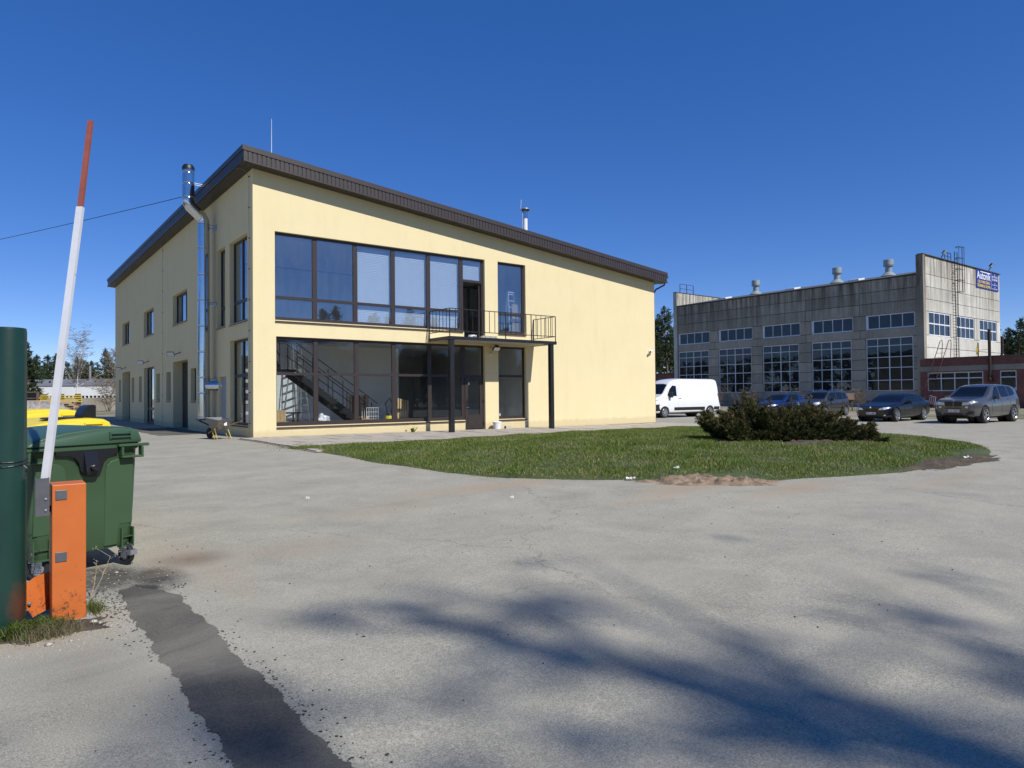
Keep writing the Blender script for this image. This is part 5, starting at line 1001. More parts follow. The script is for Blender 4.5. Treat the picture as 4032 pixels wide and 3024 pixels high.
def car(name, label, s, loc, rz, pm, cat='car'):
    t = thing(name, label, cat, loc, rz); me, bvh = car_shell(s); L, R = s['L'], s['R']; ax = (s['foh'], s['foh']+s['wb']); hw = max(q[1] for q in s['w']); tw = hw-.115
    o = mesh_obj('body', me, pm, t); cut = []
    cm = MB()
    for x in ax:
        for sd_ in (-1, 1): cm.lathe([(0, sd_*(hw+.3)), (R*1.13, sd_*(hw+.3)), (R*1.13, sd_*(hw-.36)), (0, sd_*(hw-.36))], 32, (x, 0, R+.005), 'Y')
    co_ = bpy.data.objects.new('cut', cm.mesh('cut')); COL.objects.link(co_); md = o.modifiers.new('b', 'BOOLEAN'); md.operation = 'DIFFERENCE'; md.solver = 'EXACT'; md.object = co_
    wm = o.matrix_world.copy(); o.parent = None; dg = bpy.context.evaluated_depsgraph_get(); dg.update(); nm = bpy.data.meshes.new_from_object(o.evaluated_get(dg)); o.modifiers.clear(); o.data = nm; o.parent = t; bpy.data.objects.remove(co_); nm.name = 'body'
    nm.materials.clear(); nm.materials.append(pm); smooth_by_angle(nm, .55)
    ty, rm_, ds = wheel_meshes(R, s.get('tw', .24), s.get('sp', 5), s.get('rim', m_rim))
    for x in ax:
        for sd_ in (-1, 1):
            w = mesh_obj('wheel', ty, None, t, (x, sd_*tw, R), (0, 0, 0 if sd_ < 0 else math.pi)); mesh_obj('rim', rm_, None, w); mesh_obj('brake_disc', ds, None, w)
            wl_ = MB().lathe([(R*1.12, .0), (R*1.12, .22), (0, .22)], 24, axis='Y', cap=False).build('wheel_well', m_dark, t, loc=(x, sd_*(hw-.36)+(.0 if sd_ < 0 else 0), R+.005), rot=(0, 0, 0 if sd_ < 0 else math.pi))
    MB().box(.5, L-.5, -hw+.35, hw-.35, s['bot'][2][1]-.05, s['bot'][2][1]+.1).build('underbody', m_dark, t)
    for sd_ in ('left', 'right'):
        for poly in s['side_win']: patch(bvh, poly, sd_, .006, 'side_window', m_cglass, t)
        for poly in s.get('trim', []): patch(bvh, poly, sd_, .008, 'side_trim', m_dark, t)
        sg_ = -1 if sd_ == 'left' else 1
        for (x, z) in s['handles']:
            y = abs(bvh.ray_cast(Vector((x, sg_*3, z)), Vector((0, -sg_, 0)))[0].y); MB().box(x-.1, x+.1, -.015, .03, z-.014, z+.014).build('door_handle', s.get('hm', pm), t, loc=(0, sg_*(y+.005), 0), rot=(0, 0, 0 if sd_ == 'left' else 0))
        mx, mz = s['mirror']; y = abs(bvh.ray_cast(Vector((mx, sg_*3, mz)), Vector((0, -sg_, 0)))[0].y); k = s.get('msz', 1)
        mr = MB().box(-.09, .07, -.12, .12, -.075*k, .075*k).build('mirror', s.get('mm', pm), t, bevel=.03, seg=3, smooth=True, loc=(mx, sg_*(y+.15), mz+.04)); MB().bar((0, -sg_*.16, -.05), (0, -sg_*.05, -.03), .05).build('mirror_arm', m_dark, mr)
        for x in s.get('seams', []):
            zz = np.linspace(s['bot'][2][1]+.12, s['seamtop'], 9); mb = MB(); pts = []
            for z in zz: h = bvh.ray_cast(Vector((x, sg_*3, z)), Vector((0, -sg_, 0))); pts.append(h[0])
            mb.tube(pts, .006, 4).build('door_seam', m_dark, t)
        if 'head' in s: patch(bvh, [(sg_*a, c) for a, c in s['head']], 'front', .006, 'headlight', m_lens, t, 4)
        for poly in s.get('front_side', []): patch(bvh, [(sg_*a, c) for a, c in poly[1]], 'front', .008, poly[0], poly[2], t, 4)
        patch(bvh, [(sg_*a, c) for a, c in s['tail']], 'rear', .006, 'tail_light', M('tail_red', (.25, .01, .01), .15, coat=1), t, 3)
    patch(bvh, s['wind'], 'front', .006, 'windscreen', m_cglass, t, 6); patch(bvh, s['rearwin'], 'rear', .006, 'rear_window', m_cglass, t, 5)
    for nm_, poly, mt in s.get('front', []): patch(bvh, poly, 'front', .007, nm_, mt, t, 4)
    if 'plate' in s:
        tx, pz = s['plate']; x = bvh.ray_cast(Vector((-3, 0, pz)), Vector((1, 0, 0)))[0].x; p = MB().box(-.26, .26, -.012, .01, -.056, .056).build('number_plate', m_plate, t, loc=(x-.02, 0, pz), rot=(0, 0, -math.pi/2)); MB().box(-.26, -.215, -.0135, -.0125, -.056, .056).build('plate_band', m_eu, p); text(p, tx, -.195, -.037, .074, m_text, -.0145, .43, .001, 'plate_lettering')
    if 'rails' in s:
        z, x0, x1, y, rmat = s['rails']
        for sg_ in (-1, 1): MB().tube([(x0, sg_*y, z-.06), (x0+.12, sg_*y, z), (x1-.12, sg_*y, z), (x1, sg_*y, z-.06)], .02, 6).build('roof_rail', rmat, t, smooth=True)
    if 'badge' in s:
        z = s['badge']; h = bvh.ray_cast(Vector((-3, 0, z)), Vector((1, 0, 0)))[0]; MB().lathe([(.042, 0), (.042, -.012), (0, -.014)], 16, (h.x-.0, 0, z), 'X').build('badge', m_chrome, t)
    return t, bvh
m_blackg = M('gloss_black', (.006, .006, .006), .4, var=0)
SUV = dict(L=4.89, wb=2.93, foh=.88, R=.375, k=.30, tw=.29, top=[(0, .95), (.03, 1.01), (.16, 1.06), (.9, 1.13), (1.32, 1.17), (1.75, 1.42), (2.12, 1.64), (2.6, 1.735), (3.2, 1.745), (3.9, 1.71), (4.40, 1.64), (4.58, 1.48), (4.72, 1.2), (4.84, 1.0), (4.89, .7)],
  belt=[(0, .90), (.3, .96), (1.3, 1.05), (2.5, 1.08), (4.0, 1.15), (4.6, 1.12), (4.89, .62)], w=[(0, .68), (.06, .80), (.22, .90), (.6, .955), (1, .97), (2.5, .965), (4, .97), (4.5, .93), (4.8, .84), (4.89, .74)], bot=[(0, .40), (.15, .30), (.6, .26), (4.2, .28), (4.6, .36), (4.89, .5)],
  side_win=[[(1.72, 1.13), (2.50, 1.14), (2.53, 1.62), (2.30, 1.59), (2.05, 1.42)], [(2.60, 1.14), (3.42, 1.17), (3.40, 1.64), (2.62, 1.63)], [(3.50, 1.18), (4.15, 1.27), (4.10, 1.46), (3.85, 1.60), (3.49, 1.64)]], handles=[(2.36, 1.02), (3.25, 1.04)], mirror=(1.85, 1.10), seams=(1.55, 2.56, 3.45), seamtop=1.1,
  wind=[(-.68, 1.17), (.68, 1.17), (.57, 1.62), (.3, 1.665), (-.3, 1.665), (-.57, 1.62)], rearwin=[(-.6, 1.2), (.6, 1.2), (.5, 1.55), (-.5, 1.55)], head=[(.36, .80), (.72, .83), (.88, .95), (.78, .965), (.40, .93)], tail=[(.45, .95), (.85, .95), (.85, 1.1), (.45, 1.1)],
  front=[('kidney_grille', [(-.34, .76), (-.03, .75), (-.03, .95), (-.10, .97), (-.30, .96), (-.36, .90)], m_blackg), ('kidney_grille', [(.03, .75), (.34, .76), (.36, .90), (.30, .96), (.10, .97), (.03, .95)], m_blackg), ('lower_grille', [(-.36, .36), (.36, .36), (.42, .46), (-.42, .46)], m_dark), ('upper_slot', [(-.36, .655), (.36, .655), (.34, .70), (-.34, .70)], m_dark), ('splitter', [(-.5, .30), (.5, .30), (.5, .335), (-.5, .335)], m_dark)],
  front_side=[('air_intake', [(.52, .40), (.80, .42), (.82, .55), (.72, .57), (.50, .45)], m_dark), ('fog_light', [(.50, .69), (.58, .67), (.62, .72), (.57, .77), (.50, .75)], m_lens)], plate=('GG-2207', .56), badge=1.0, msz=1.1)
SEDAN = dict(L=4.90, wb=2.97, foh=.83, R=.338, k=.34, tw=.25, top=[(0, .70), (.03, .745), (.25, .815), (.9, .92), (1.45, .985), (1.9, 1.22), (2.3, 1.385), (2.75, 1.455), (3.2, 1.45), (3.7, 1.36), (4.1, 1.19), (4.32, 1.08), (4.75, 1.045), (4.86, 1.0), (4.9, .62)],
  belt=[(0, .66), (.3, .74), (1.4, .89), (2.5, .93), (4.2, 1.0), (4.8, .96), (4.9, .58)], w=[(0, .60), (.05, .72), (.2, .83), (.5, .90), (1, .925), (2.5, .93), (4, .925), (4.6, .87), (4.9, .74)], bot=[(0, .30), (.1, .22), (.6, .19), (4.2, .22), (4.6, .28), (4.9, .4)],
  side_win=[[(1.85, .985), (2.62, .985), (2.66, 1.375), (2.42, 1.34), (2.15, 1.2)], [(2.72, .985), (3.46, 1.01), (3.44, 1.35), (2.76, 1.38)], [(3.54, 1.02), (3.98, 1.07), (3.9, 1.17), (3.53, 1.33)]], handles=[(2.48, .86), (3.38, .88)], mirror=(1.93, .93), seams=(1.6, 2.68, 3.5), seamtop=.95,
  wind=[(-.66, 1.0), (.66, 1.0), (.53, 1.34), (.3, 1.39), (-.3, 1.39), (-.53, 1.34)], rearwin=[(-.55, 1.1), (.55, 1.1), (.46, 1.33), (-.46, 1.33)], head=[(.38, .60), (.68, .61), (.84, .70), (.78, .745), (.45, .69)], tail=[(.45, .8), (.85, .8), (.85, .95), (.45, .95)],
  front=[('kidney_grille', [(-.30, .52), (-.03, .51), (-.03, .66), (-.24, .67), (-.31, .62)], m_blackg), ('kidney_grille', [(.03, .51), (.30, .52), (.31, .62), (.24, .67), (.03, .66)], m_blackg), ('lower_grille', [(-.55, .26), (.55, .26), (.5, .36), (-.5, .36)], m_dark)], front_side=[('fog_light', [(.62, .31), (.68, .30), (.70, .35), (.64, .36)], m_lens)], plate=('EG-1001', .43), badge=.72, hm=m_blackg)
MPV = dict(L=4.08, wb=2.54, foh=.80, R=.318, k=.22, top=[(0, .82), (.04, .88), (.25, .97), (.75, 1.06), (.95, 1.10), (1.3, 1.36), (1.6, 1.55), (2.0, 1.615), (3.0, 1.625), (3.6, 1.59), (3.84, 1.45), (3.97, 1.12), (4.05, .9), (4.08, .55)],
  belt=[(0, .76), (.3, .86), (1.0, .96), (2.5, 1.0), (3.6, 1.04), (4.0, .95), (4.08, .5)], w=[(0, .60), (.08, .74), (.3, .83), (.7, .865), (2.5, .87), (3.5, .865), (3.9, .80), (4.08, .7)], bot=[(0, .33), (.1, .24), (.6, .22), (3.4, .24), (3.9, .3), (4.08, .4)],
  side_win=[[(1.12, 1.08), (1.42, 1.06), (1.44, 1.40)], [(1.50, 1.06), (2.25, 1.06), (2.25, 1.51), (1.75, 1.50), (1.5, 1.42)], [(2.32, 1.06), (3.05, 1.07), (3.05, 1.51), (2.32, 1.52)], [(3.13, 1.08), (3.65, 1.12), (3.55, 1.46), (3.13, 1.51)]], handles=[(2.1, .95), (2.95, .96)], mirror=(1.5, 1.03), seams=(1.46, 2.28, 3.08), seamtop=1.04, trim=[[(1.4, .52), (2.9, .52), (2.9, .58), (1.4, .58)]],
  wind=[(-.64, 1.12), (.64, 1.12), (.56, 1.52), (.3, 1.56), (-.3, 1.56), (-.56, 1.52)], rearwin=[(-.5, 1.1), (.5, 1.1), (.48, 1.5), (-.48, 1.5)], head=[(.40, .74), (.66, .72), (.79, .84), (.72, .93), (.46, .86)], tail=[(.5, .8), (.75, .8), (.75, 1.2), (.6, 1.2)],
  front=[('grille', [(-.36, .62), (.36, .62), (.34, .70), (-.34, .70)], m_dark), ('lower_grille', [(-.5, .34), (.5, .34), (.46, .5), (-.46, .5)], m_dark)], rails=(1.665, 1.75, 3.5, .56, m_chrome), msz=1.1, sp=7)
HATCH = dict(SEDAN); HATCH.update(L=4.3, wb=2.64, foh=.86, k=.30, R=.32, top=[(0, .62), (.04, .72), (.25, .82), (.9, .93), (1.3, 1.0), (1.75, 1.25), (2.1, 1.42), (2.6, 1.475), (3.2, 1.46), (3.8, 1.36), (4.05, 1.18), (4.22, .95), (4.3, .6)], belt=[(0, .56), (.3, .72), (1.3, .90), (2.5, .94), (3.8, .99), (4.2, .9), (4.3, .56)], w=[(0, .60), (.08, .74), (.3, .84), (.8, .885), (2.5, .89), (3.7, .885), (4.1, .82), (4.3, .7)], bot=[(0, .30), (.1, .22), (.6, .2), (3.6, .22), (4.1, .28), (4.3, .4)],
  side_win=[[(1.7, .99), (2.38, .99), (2.40, 1.39), (2.2, 1.37), (1.95, 1.2)], [(2.46, .99), (3.15, 1.0), (3.12, 1.38), (2.48, 1.40)]], handles=[(2.25, .87), (3.05, .88)], mirror=(1.75, .96), seams=(1.45, 2.43), wind=[(-.62, 1.03), (.62, 1.03), (.52, 1.38), (.3, 1.42), (-.3, 1.42), (-.52, 1.38)], rearwin=[(-.5, 1.05), (.5, 1.05), (.42, 1.3), (-.42, 1.3)], front=[('grille', [(-.34, .5), (.34, .5), (.34, .62), (-.34, .62)], m_dark), ('lower_grille', [(-.5, .27), (.5, .27), (.46, .38), (-.46, .38)], m_dark)]); HATCH.pop('badge'); HATCH.pop('plate'); HATCH.pop('hm')
VAN = dict(L=6.0, wb=4.035, foh=.95, R=.345, k=.10, sm=2, top=[(0, 1.0), (.05, 1.1), (.3, 1.26), (.75, 1.41), (.92, 1.52), (1.32, 2.08), (1.55, 2.30), (1.95, 2.46), (2.5, 2.52), (5.6, 2.51), (5.86, 2.46), (5.95, 2.3), (5.99, 1.2), (6.0, .8)],
  belt=[(0, .92), (.3, 1.04), (.9, 1.22), (2.0, 1.30), (5.8, 1.30), (6, .7)], w=[(0, .72), (.08, .84), (.3, .95), (.7, 1.01), (1.2, 1.025), (5.6, 1.025), (5.85, 1.01), (6, .94)], bot=[(0, .34), (.1, .28), (.6, .28), (5.4, .32), (5.8, .36), (6, .42)],
  side_win=[[(1.22, 1.40), (2.02, 1.36), (2.02, 2.02), (1.72, 2.05), (1.45, 1.82)]], handles=[(2.28, 1.22)], mirror=(1.42, 1.42), seams=(1.28, 2.14), seamtop=1.9, msz=2.4, mm=m_dark, hm=m_dark, trim=[[(1.75, .46), (4.5, .46), (4.5, .66), (1.75, .66)], [(5.35, .46), (5.9, .46), (5.9, .66), (5.35, .66)]],
  wind=[(-.78, 1.50), (.78, 1.50), (.74, 2.10), (.4, 2.16), (-.4, 2.16), (-.74, 2.10)], rearwin=[(-.7, 1.5), (-.05, 1.5), (-.05, 2.0), (-.7, 2.0)], head=[(.58, 1.02), (.86, .98), (.96, 1.16), (.80, 1.17)], tail=[(.86, .9), (.93, .9), (.93, 1.5), (.86, 1.5)],
  front=[('bumper', [(-.80, .38), (.80, .38), (.82, .80), (.4, .86), (-.4, .86), (-.82, .80)], m_dark), ('grille', [(-.5, .92), (.5, .92), (.46, 1.06), (-.46, 1.06)], m_dark)], front_side=[('bumper_corner', [(.80, .38), (.97, .44), (.98, .86), (.82, .80)], m_dark)], sp=8, rim=M('steel_wheel', (.40, .41, .42), .4, .6), tw=.22)
def at_front_wheel(s, x, y, rz=0):
    """place a vehicle so that its left front wheel stands at (x, y)"""
    hw = max(q[1] for q in s['w'])-.115; c, d = math.cos(rz), math.sin(rz); lx, ly = s['foh'], -hw; X = x-(lx*c-ly*d); Y = y-(lx*d+ly*c); return (X, Y, g(x+1.4, y+.8)+.004)
r_ = math.radians(-4); suv, _ = car('suv', 'grey metallic SUV with black kidney grille parked beside the dark saloon', SUV, at_front_wheel(SUV, 28.75, -11.95, r_), r_, paint('grey_metallic', (.10, .10, .10), .5)); suv.scale = (1.0, 1.0, 1.04)
r_ = math.radians(-1); car('saloon_car', 'dark blue black saloon with chrome wheels parked beside the grey SUV', SEDAN, at_front_wheel(SEDAN, 29.2, -7.95, r_), r_, paint('midnight_blue', (.004, .005, .008), .1, .3, .25))
r_ = math.radians(0); car('people_carrier', 'grey compact people carrier with silver roof rails behind the juniper', MPV, at_front_wheel(MPV, 34.3, -1.5, r_), r_, paint('slate_grey', (.06, .06, .062), .5))
car('hatchback', 'bright blue hatchback half hidden behind the grey people carrier', HATCH, (34.6, 3.0, g(36, 3)+.004), 0, paint('deep_blue', (.006, .015, .07), .3))
r_ = math.radians(-6); van, bv = car('delivery_van', 'white high roof delivery van parked behind the office corner', VAN, at_front_wheel(VAN, 26.9, 5.0, r_), r_, paint('van_white', (.78, .79, .79), 0, .35), 'van')
mb = MB(); pts = [bv.ray_cast(Vector((x, -3, 1.33)), Vector((0, 1, 0)))[0] for x in np.linspace(2.2, 5.9, 12)]; mb.tube(pts, .008, 4).build('panel_crease', MATS['van_white'], van)
mb = MB(); pts = [bv.ray_cast(Vector((x, -3, 2.1)), Vector((0, 1, 0)))[0] for x in np.linspace(2.2, 5.8, 12)]; mb.tube(pts, .008, 4).build('panel_crease', MATS['van_white'], van)
for x in (3.45,): mb = MB(); pts = [bv.ray_cast(Vector((x, -3, z)), Vector((0, 1, 0)))[0] for z in np.linspace(.7, 2.1, 9)]; mb.tube(pts, .005, 4).build('panel_crease', MATS['van_white'], van)
# ------------------------------------------------------------------ trees
def foliage_mat(name, lo, hi, trans=.25):
    m, n, l, b = nodes_of(name); at = n.new('ShaderNodeAttribute'); at.attribute_name = 'rnd'; oi = n.new('ShaderNodeObjectInfo')
    r = ramp(n, [(0, lo), (1, hi)]); l.new(at.outputs['Fac'], r.inputs[0]); k = math_(n, l, 'MULTIPLY_ADD', oi.outputs['Random'], .4, .8)
    c = mixc(n, l, 1, r.outputs[0], k, 'MULTIPLY'); l.new(c, b.inputs['Base Color']); b.inputs['Roughness'].default_value = .6; b.inputs['Specular IOR Level'].default_value = .25
    tl = n.new('ShaderNodeBsdfTranslucent'); l.new(c, tl.inputs[0]); mx = n.new('ShaderNodeMixShader'); mx.inputs[0].default_value = trans; l.new(b.outputs[0], mx.inputs[1]); l.new(tl.outputs[0], mx.inputs[2]); l.new(mx.outputs[0], n['Material Output'].inputs[0]); return m
m_needle = foliage_mat('pine_needles', (.028, .048, .018), (.075, .105, .035)); m_bark = M('pine_bark', (.17, .10, .065), .95, var=.35, vs_=3, obj=True); m_birch = M('birch_bark', (.62, .60, .56), .85, var=.15, vs_=2, dirt=((.05, .045, .04), 3, .62, .7), obj=True); m_twig = M('brown_twigs', (.19, .15, .10), .9, var=.2, vs_=2, obj=True)
def tufts(name, C, R, per, w, seed, spread=1.0, up=.35, outd=None):
    """needle tufts: slim triangles bursting from each centre"""
    rg = np.random.RandomState(seed); C = np.repeat(np.asarray(C, float), per, 0); R = np.repeat(np.asarray(R, float), per); n_ = len(C)
    d = rg.normal(0, 1, (n_, 3)); d[:, 2] += up
    if outd is not None: d += np.repeat(np.asarray(outd), per, 0)*1.2
    d /= np.linalg.norm(d, axis=1)[:, None]; L_ = R*rg.uniform(.6, 1.1, n_); o = C+rg.normal(0, .25, (n_, 3))*R[:, None]*spread
    s = np.cross(d, rg.normal(0, 1, (n_, 3))); s /= np.linalg.norm(s, axis=1)[:, None]; s *= (w*R)[:, None]
    V = np.stack([o-s*.6, o+s*.6, o+d*L_[:, None]*.6+s, o+d*L_[:, None]], 1).reshape(-1, 3); i = np.arange(n_)*4; F = np.concatenate([np.stack([i, i+1, i+2], -1), np.stack([i, i+2, i+3], -1)])
    me = np_mesh(name, V, F); at = me.attributes.new('rnd', 'FLOAT', 'POINT'); at.data.foreach_set('value', np.repeat(rg.uniform(0, 1, n_), 4).astype(np.float32)); return me
def make_pine(seed, h, crown, dens, label, per=16, fan=1.0, tuft=.5, nb=4):
    """a Scots pine: bare lower trunk, whorls of limbs, clumped needles"""
    rg = np.random.RandomState(seed); t = thing('pine_tree', label, 'tree'); pts = []; bx_, by_ = rg.normal(0, .03, 2)
    for k in range(9): q = k/8; pts.append((bx_*h*q*q+.12*math.sin(q*5+seed), by_*h*q*q, h*q))
    mb = MB().tube(pts, [h*.014*(1-.85*k/8)+.012 for k in range(9)], 7); C = []; Rr = []
    z = h*(1-crown)
    while z < h*.985:
        q = (z/h-(1-crown))/crown; ln = h*.20*fan*(1-q)**.75*(.45+.55*min(1, q*4+.25))+.25; nb_ = rg.randint(nb-1, nb+2); a0 = rg.uniform(0, 6.28); i = min(7, int(z/h*8)); f_ = z/h*8-i; P0 = Vector(pts[i]).lerp(Vector(pts[i+1]), f_)
        for k in range(nb_):
            a = a0+6.28*k/nb_+rg.normal(0, .25); L_ = ln*rg.uniform(.6, 1.15); rise = rg.uniform(-.05, .35)+.35*q; d = Vector((math.cos(a), math.sin(a), rise)); E_ = P0+d*L_; Mid = P0+d*L_*.5+Vector((0, 0, -.05*L_))
            mb.tube([P0, Mid, E_], [.03*h/14+.008, .018*h/14+.006, .006], 4, False); m_ = max(2, int(L_*dens))
            for j in range(m_):
                s = .35+.65*(j+rg.rand())/m_; c = P0+d*L_*s+Vector(rg.normal(0, .16*L_*(.4+s*.5), 3)*np.array([1, 1, .45])); C.append(c); Rr.append(tuft*rg.uniform(.65, 1.2)*(.7+.3*(1-q)))
        z += h*crown*.062*rg.uniform(.7, 1.3)
    for k in range(5): C.append(Vector(pts[-1])+Vector(rg.normal(0, .12, 3))); Rr.append(tuft*.7)
    mb.build('trunk', m_bark, t, smooth=True); mesh_obj('crown', tufts('crown', C, Rr, per, .16, seed), m_needle, t); return t
def make_birch(seed, h, label, name='birch_tree', stems=1, mat=None, twigs=1.0, bushy=False, cat='tree', rmin=.003):
    rg = np.random.RandomState(seed); t = thing(name, label, cat); mb = MB(); tw = MB()
    def branch(p, d, L_, r, lvl):
        k = 4; P = [p]; q = p.copy(); dd = d.copy()
        for i in range(k):
            dd = (dd+Vector(rg.normal(0, .04 if lvl == 0 and stems == 1 else .12, 3))+Vector((0, 0, .06 if lvl < 2 else -.09))).normalized(); q = q+dd*L_/k; P.append(q.copy())
        (mb if lvl < (1 if bushy else 2) else tw).tube(P, [r*(1-.8*i/k)+rmin for i in range(k+1)], 5 if lvl < 2 else 3, False)
        if lvl >= 3: return
        n_ = int(({0: 20, 1: 9, 2: 5}[lvl])*twigs)
        for i in range(n_):
            s = (.25 if lvl == 0 else .2)+(.75 if lvl == 0 else .8)*(i+rg.rand())/n_; j = min(k-1, int(s*k)); b_ = P[j].lerp(P[j+1], s*k-j); a = rg.uniform(0, 6.28); el = rg.uniform(.35, .9) if lvl == 0 else rg.uniform(-.1, .7)
            side = Vector((math.cos(a), math.sin(a), el)).normalized(); nd = (side+d*.35).normalized(); branch(b_, nd, L_*rg.uniform(.22, .42)*(1.15-s*.55 if lvl == 0 else 1), max(r*(1-s)*.5, .004), lvl+1)
    for k in range(stems): branch(Vector((rg.normal(0, .12*(stems > 1)), rg.normal(0, .12*(stems > 1)), -.05)), Vector((rg.normal(0, .03+.3*(stems > 1)), rg.normal(0, .03+.3*(stems > 1)), 1)).normalized(), h*rg.uniform(.8, 1), h*.0085 if stems == 1 else .016, 0 if stems == 1 else 1)
    mb.build('trunk' if stems == 1 else 'stems', mat or m_birch, t, smooth=True)
    if tw.v: tw.build('crown', m_twig, t)
    return t
def put(src, label, x, y, s, rz, grp=None, first=[]):
    o = src if src.name not in first else dup(src)
    if src.name not in first: first.append(src.name)
    o.location = (x, y, g(x, y)-.05); o.scale = (s, s, s*rnd.uniform(.95, 1.08)); o.rotation_euler = (0, 0, rz); o['label'] = label
    if grp: o['group'] = grp
    elif 'group' in o: del o['group']
    return o
pA = make_pine(3, 12, .72, 3.2, 'p'); pB = make_pine(8, 12, .6, 3.0, 'p', fan=1.15); pC = make_pine(15, 12, .85, 3.4, 'p', fan=.85); pD = make_pine(23, 15, .5, 3.2, 'p', fan=1.1)
def cpos(brg, dep):   # a spot in the background given by its bearing (degrees off the yard's axis) and distance from the gate
    k = math.tan(math.radians(brg)); return (-7.2134+dep*(math.sin(YAW)+k*math.cos(YAW)), -23.8892+dep*(math.cos(YAW)-k*math.sin(YAW)))
def pine_at(src, brg, dep, h, label, grp, base=12): x, y = cpos(brg, dep); return put(src, label, x, y, h/base, rnd.uniform(0, 6.28), grp)
# wood on the skyline beyond the white shed
i = 0
for row, dep in enumerate((150, 160, 172)):
    for k in range(17):
        brg = -38.6+k*.74+row*.28+rnd.uniform(-.2, .2); pine_at((pA, pB, pC)[(k+row) % 3], brg, dep+rnd.uniform(-4, 4), rnd.uniform(9.0, 11.2)+row*.7, 'dark pine in the wood behind the white shed', 'pines behind the white shed')
pn = make_pine(31, 8, .97, 5.5, 'young pine with spaced tiers of branches near the timber', per=14, fan=1.15, tuft=.42, nb=5); x, y = cpos(-35.11, 80); put(pn, pn['label'], x, y, 1, .4)
b1 = make_birch(5, 11, 'bare white stemmed birch standing behind the concrete fence', twigs=1.5, rmin=.007); x, y = cpos(-32.25, 97); put(b1, b1['label'], x, y, 1.02, .3)
b2 = make_birch(9, 9, 'bare bushy birch with yellowish buds beside the office corner', twigs=1.7, rmin=.008); x, y = cpos(-30.13, 92); put(b2, b2['label'], x, y, 1.0, 1.3)
b3 = make_birch(12, 4, 'bare thicket of saplings in front of the fence by the office', name='bare_shrub', stems=8, mat=m_twig, bushy=True, cat='shrub', twigs=1.5, rmin=.008); x, y = cpos(-30.34, 84); put(b3, b3['label'], x, y, 1.2, .3)
# pines round the hall
for k, (brg, dep, h) in enumerate(((11.52, 112, 11), (12.12, 118, 14.5), (12.69, 114, 16.0), (13.13, 120, 13.5), (11.82, 126, 12.5), (13.73, 126, 15))):
    pine_at((pD, pB, pD, pA)[k % 4], brg, dep, h, 'tall pine with bare orange trunk between the office and the hall', 'pines between office and hall', 15 if k % 4 in (0, 2) else 12)
for k, (brg, dep, h) in enumerate(((35.36, 116, 13.2), (35.64, 122, 11.5), (35.99, 118, 12), (36.29, 113, 13.6), (36.67, 120, 13), (37.07, 116, 14), (37.61, 118, 12.5), (35.08, 126, 11), (35.85, 128, 11))):
    pine_at((pA, pC, pB)[k % 3], brg, dep, h, 'pine rising behind the sunlit gable of the hall', 'pines behind the hall gable')
# trees behind the photographer: they shade the foreground and stand in the window reflections
for k in range(30):
    x = 8+k*2.4+rnd.uniform(-.9, .9); y = -58-rnd.uniform(0, 5); put((pA, pC, pB)[k % 3], 'pine across the road facing the office windows', x, y, rnd.uniform(.8, 1.15), rnd.uniform(0, 6.28), 'pines across the road')
rg = np.random.RandomState(55); nW = 2600; C = np.stack([rg.uniform(-30, 120, nW), rg.uniform(-72, -65, nW), rg.uniform(0, 1, nW)**.8*8.0], -1); C[:, 2] *= .8+.3*np.sin(C[:, 0]*.9)*np.sin(C[:, 0]*.37)
C = np.concatenate([C, np.stack([-42+rg.uniform(-4, 4, 1800), rg.uniform(10, 170, 1800), rg.uniform(0, 1, 1800)**.8*11], -1)]); nW = len(C)
tag(mesh_obj('far_wood', tufts('far_wood', C, rg.uniform(.8, 1.5, nW), 14, .2, 9), m_needle), 'dense dark wood along the road and the west side of the yard', 'wood', kind='stuff')
pS = make_pine(51, 15, .5, 1.4, 'p', per=8, fan=1.1, tuft=.225, nb=3); pS2 = make_pine(58, 15, .5, 1.35, 'p', per=8, fan=1.15, tuft=.225, nb=3)
for k, (x, y, h, src) in enumerate(((.4, -50.4, 30.0, pS), (3.0, -52.4, 30.0, pS2), (4.6, -54.2, 30, pS), (-2.0, -51.4, 30.0, pS2), (.9, -48.3, 29.5, pS2), (1.6, -52.6, 30.0, pS), (-4.0, -48.8, 27.5, pS), (-5.6, -48.4, 28.5, pS2))):
    put(src, 'tall thin crowned pine beside the gate throwing its shadow on the yard', x, y, h/15, k*1.1+.4, 'trees beside the gate').scale = (h/15,)*3
# scrub at the foot of the hall
sh1 = make_birch(41, 3.0, 's', name='bare_shrub', stems=7, mat=m_twig, bushy=True, cat='shrub', twigs=1.2, rmin=.006); sh2 = make_birch(44, 2.4, 's', name='bare_shrub', stems=6, mat=m_twig, bushy=True, cat='shrub', twigs=1.2, rmin=.006)
for k, (x, y, s) in enumerate(((63.6, 27.5, 1.1), (63.9, 24.4, 1.2), (63.8, 22.6, .9), (63.4, 17.6, 1.3), (63.9, 16.0, .8), (63.5, 12.0, 1.25), (63.8, 10.8, .9), (63.6, 29.6, 1.0), (63.4, 19.6, .8), (63.9, 6.5, .9), (64.0, 1.0, .8), (64.2, -1.5, 1.0), (63.6, 31.5, 1.1), (60, 4.0, .7))):
    put((sh1, sh2)[k % 2], 'leafless brown scrub growing along the foot of the hall', x, y, s*.8, k*1.3, 'scrub along the hall')

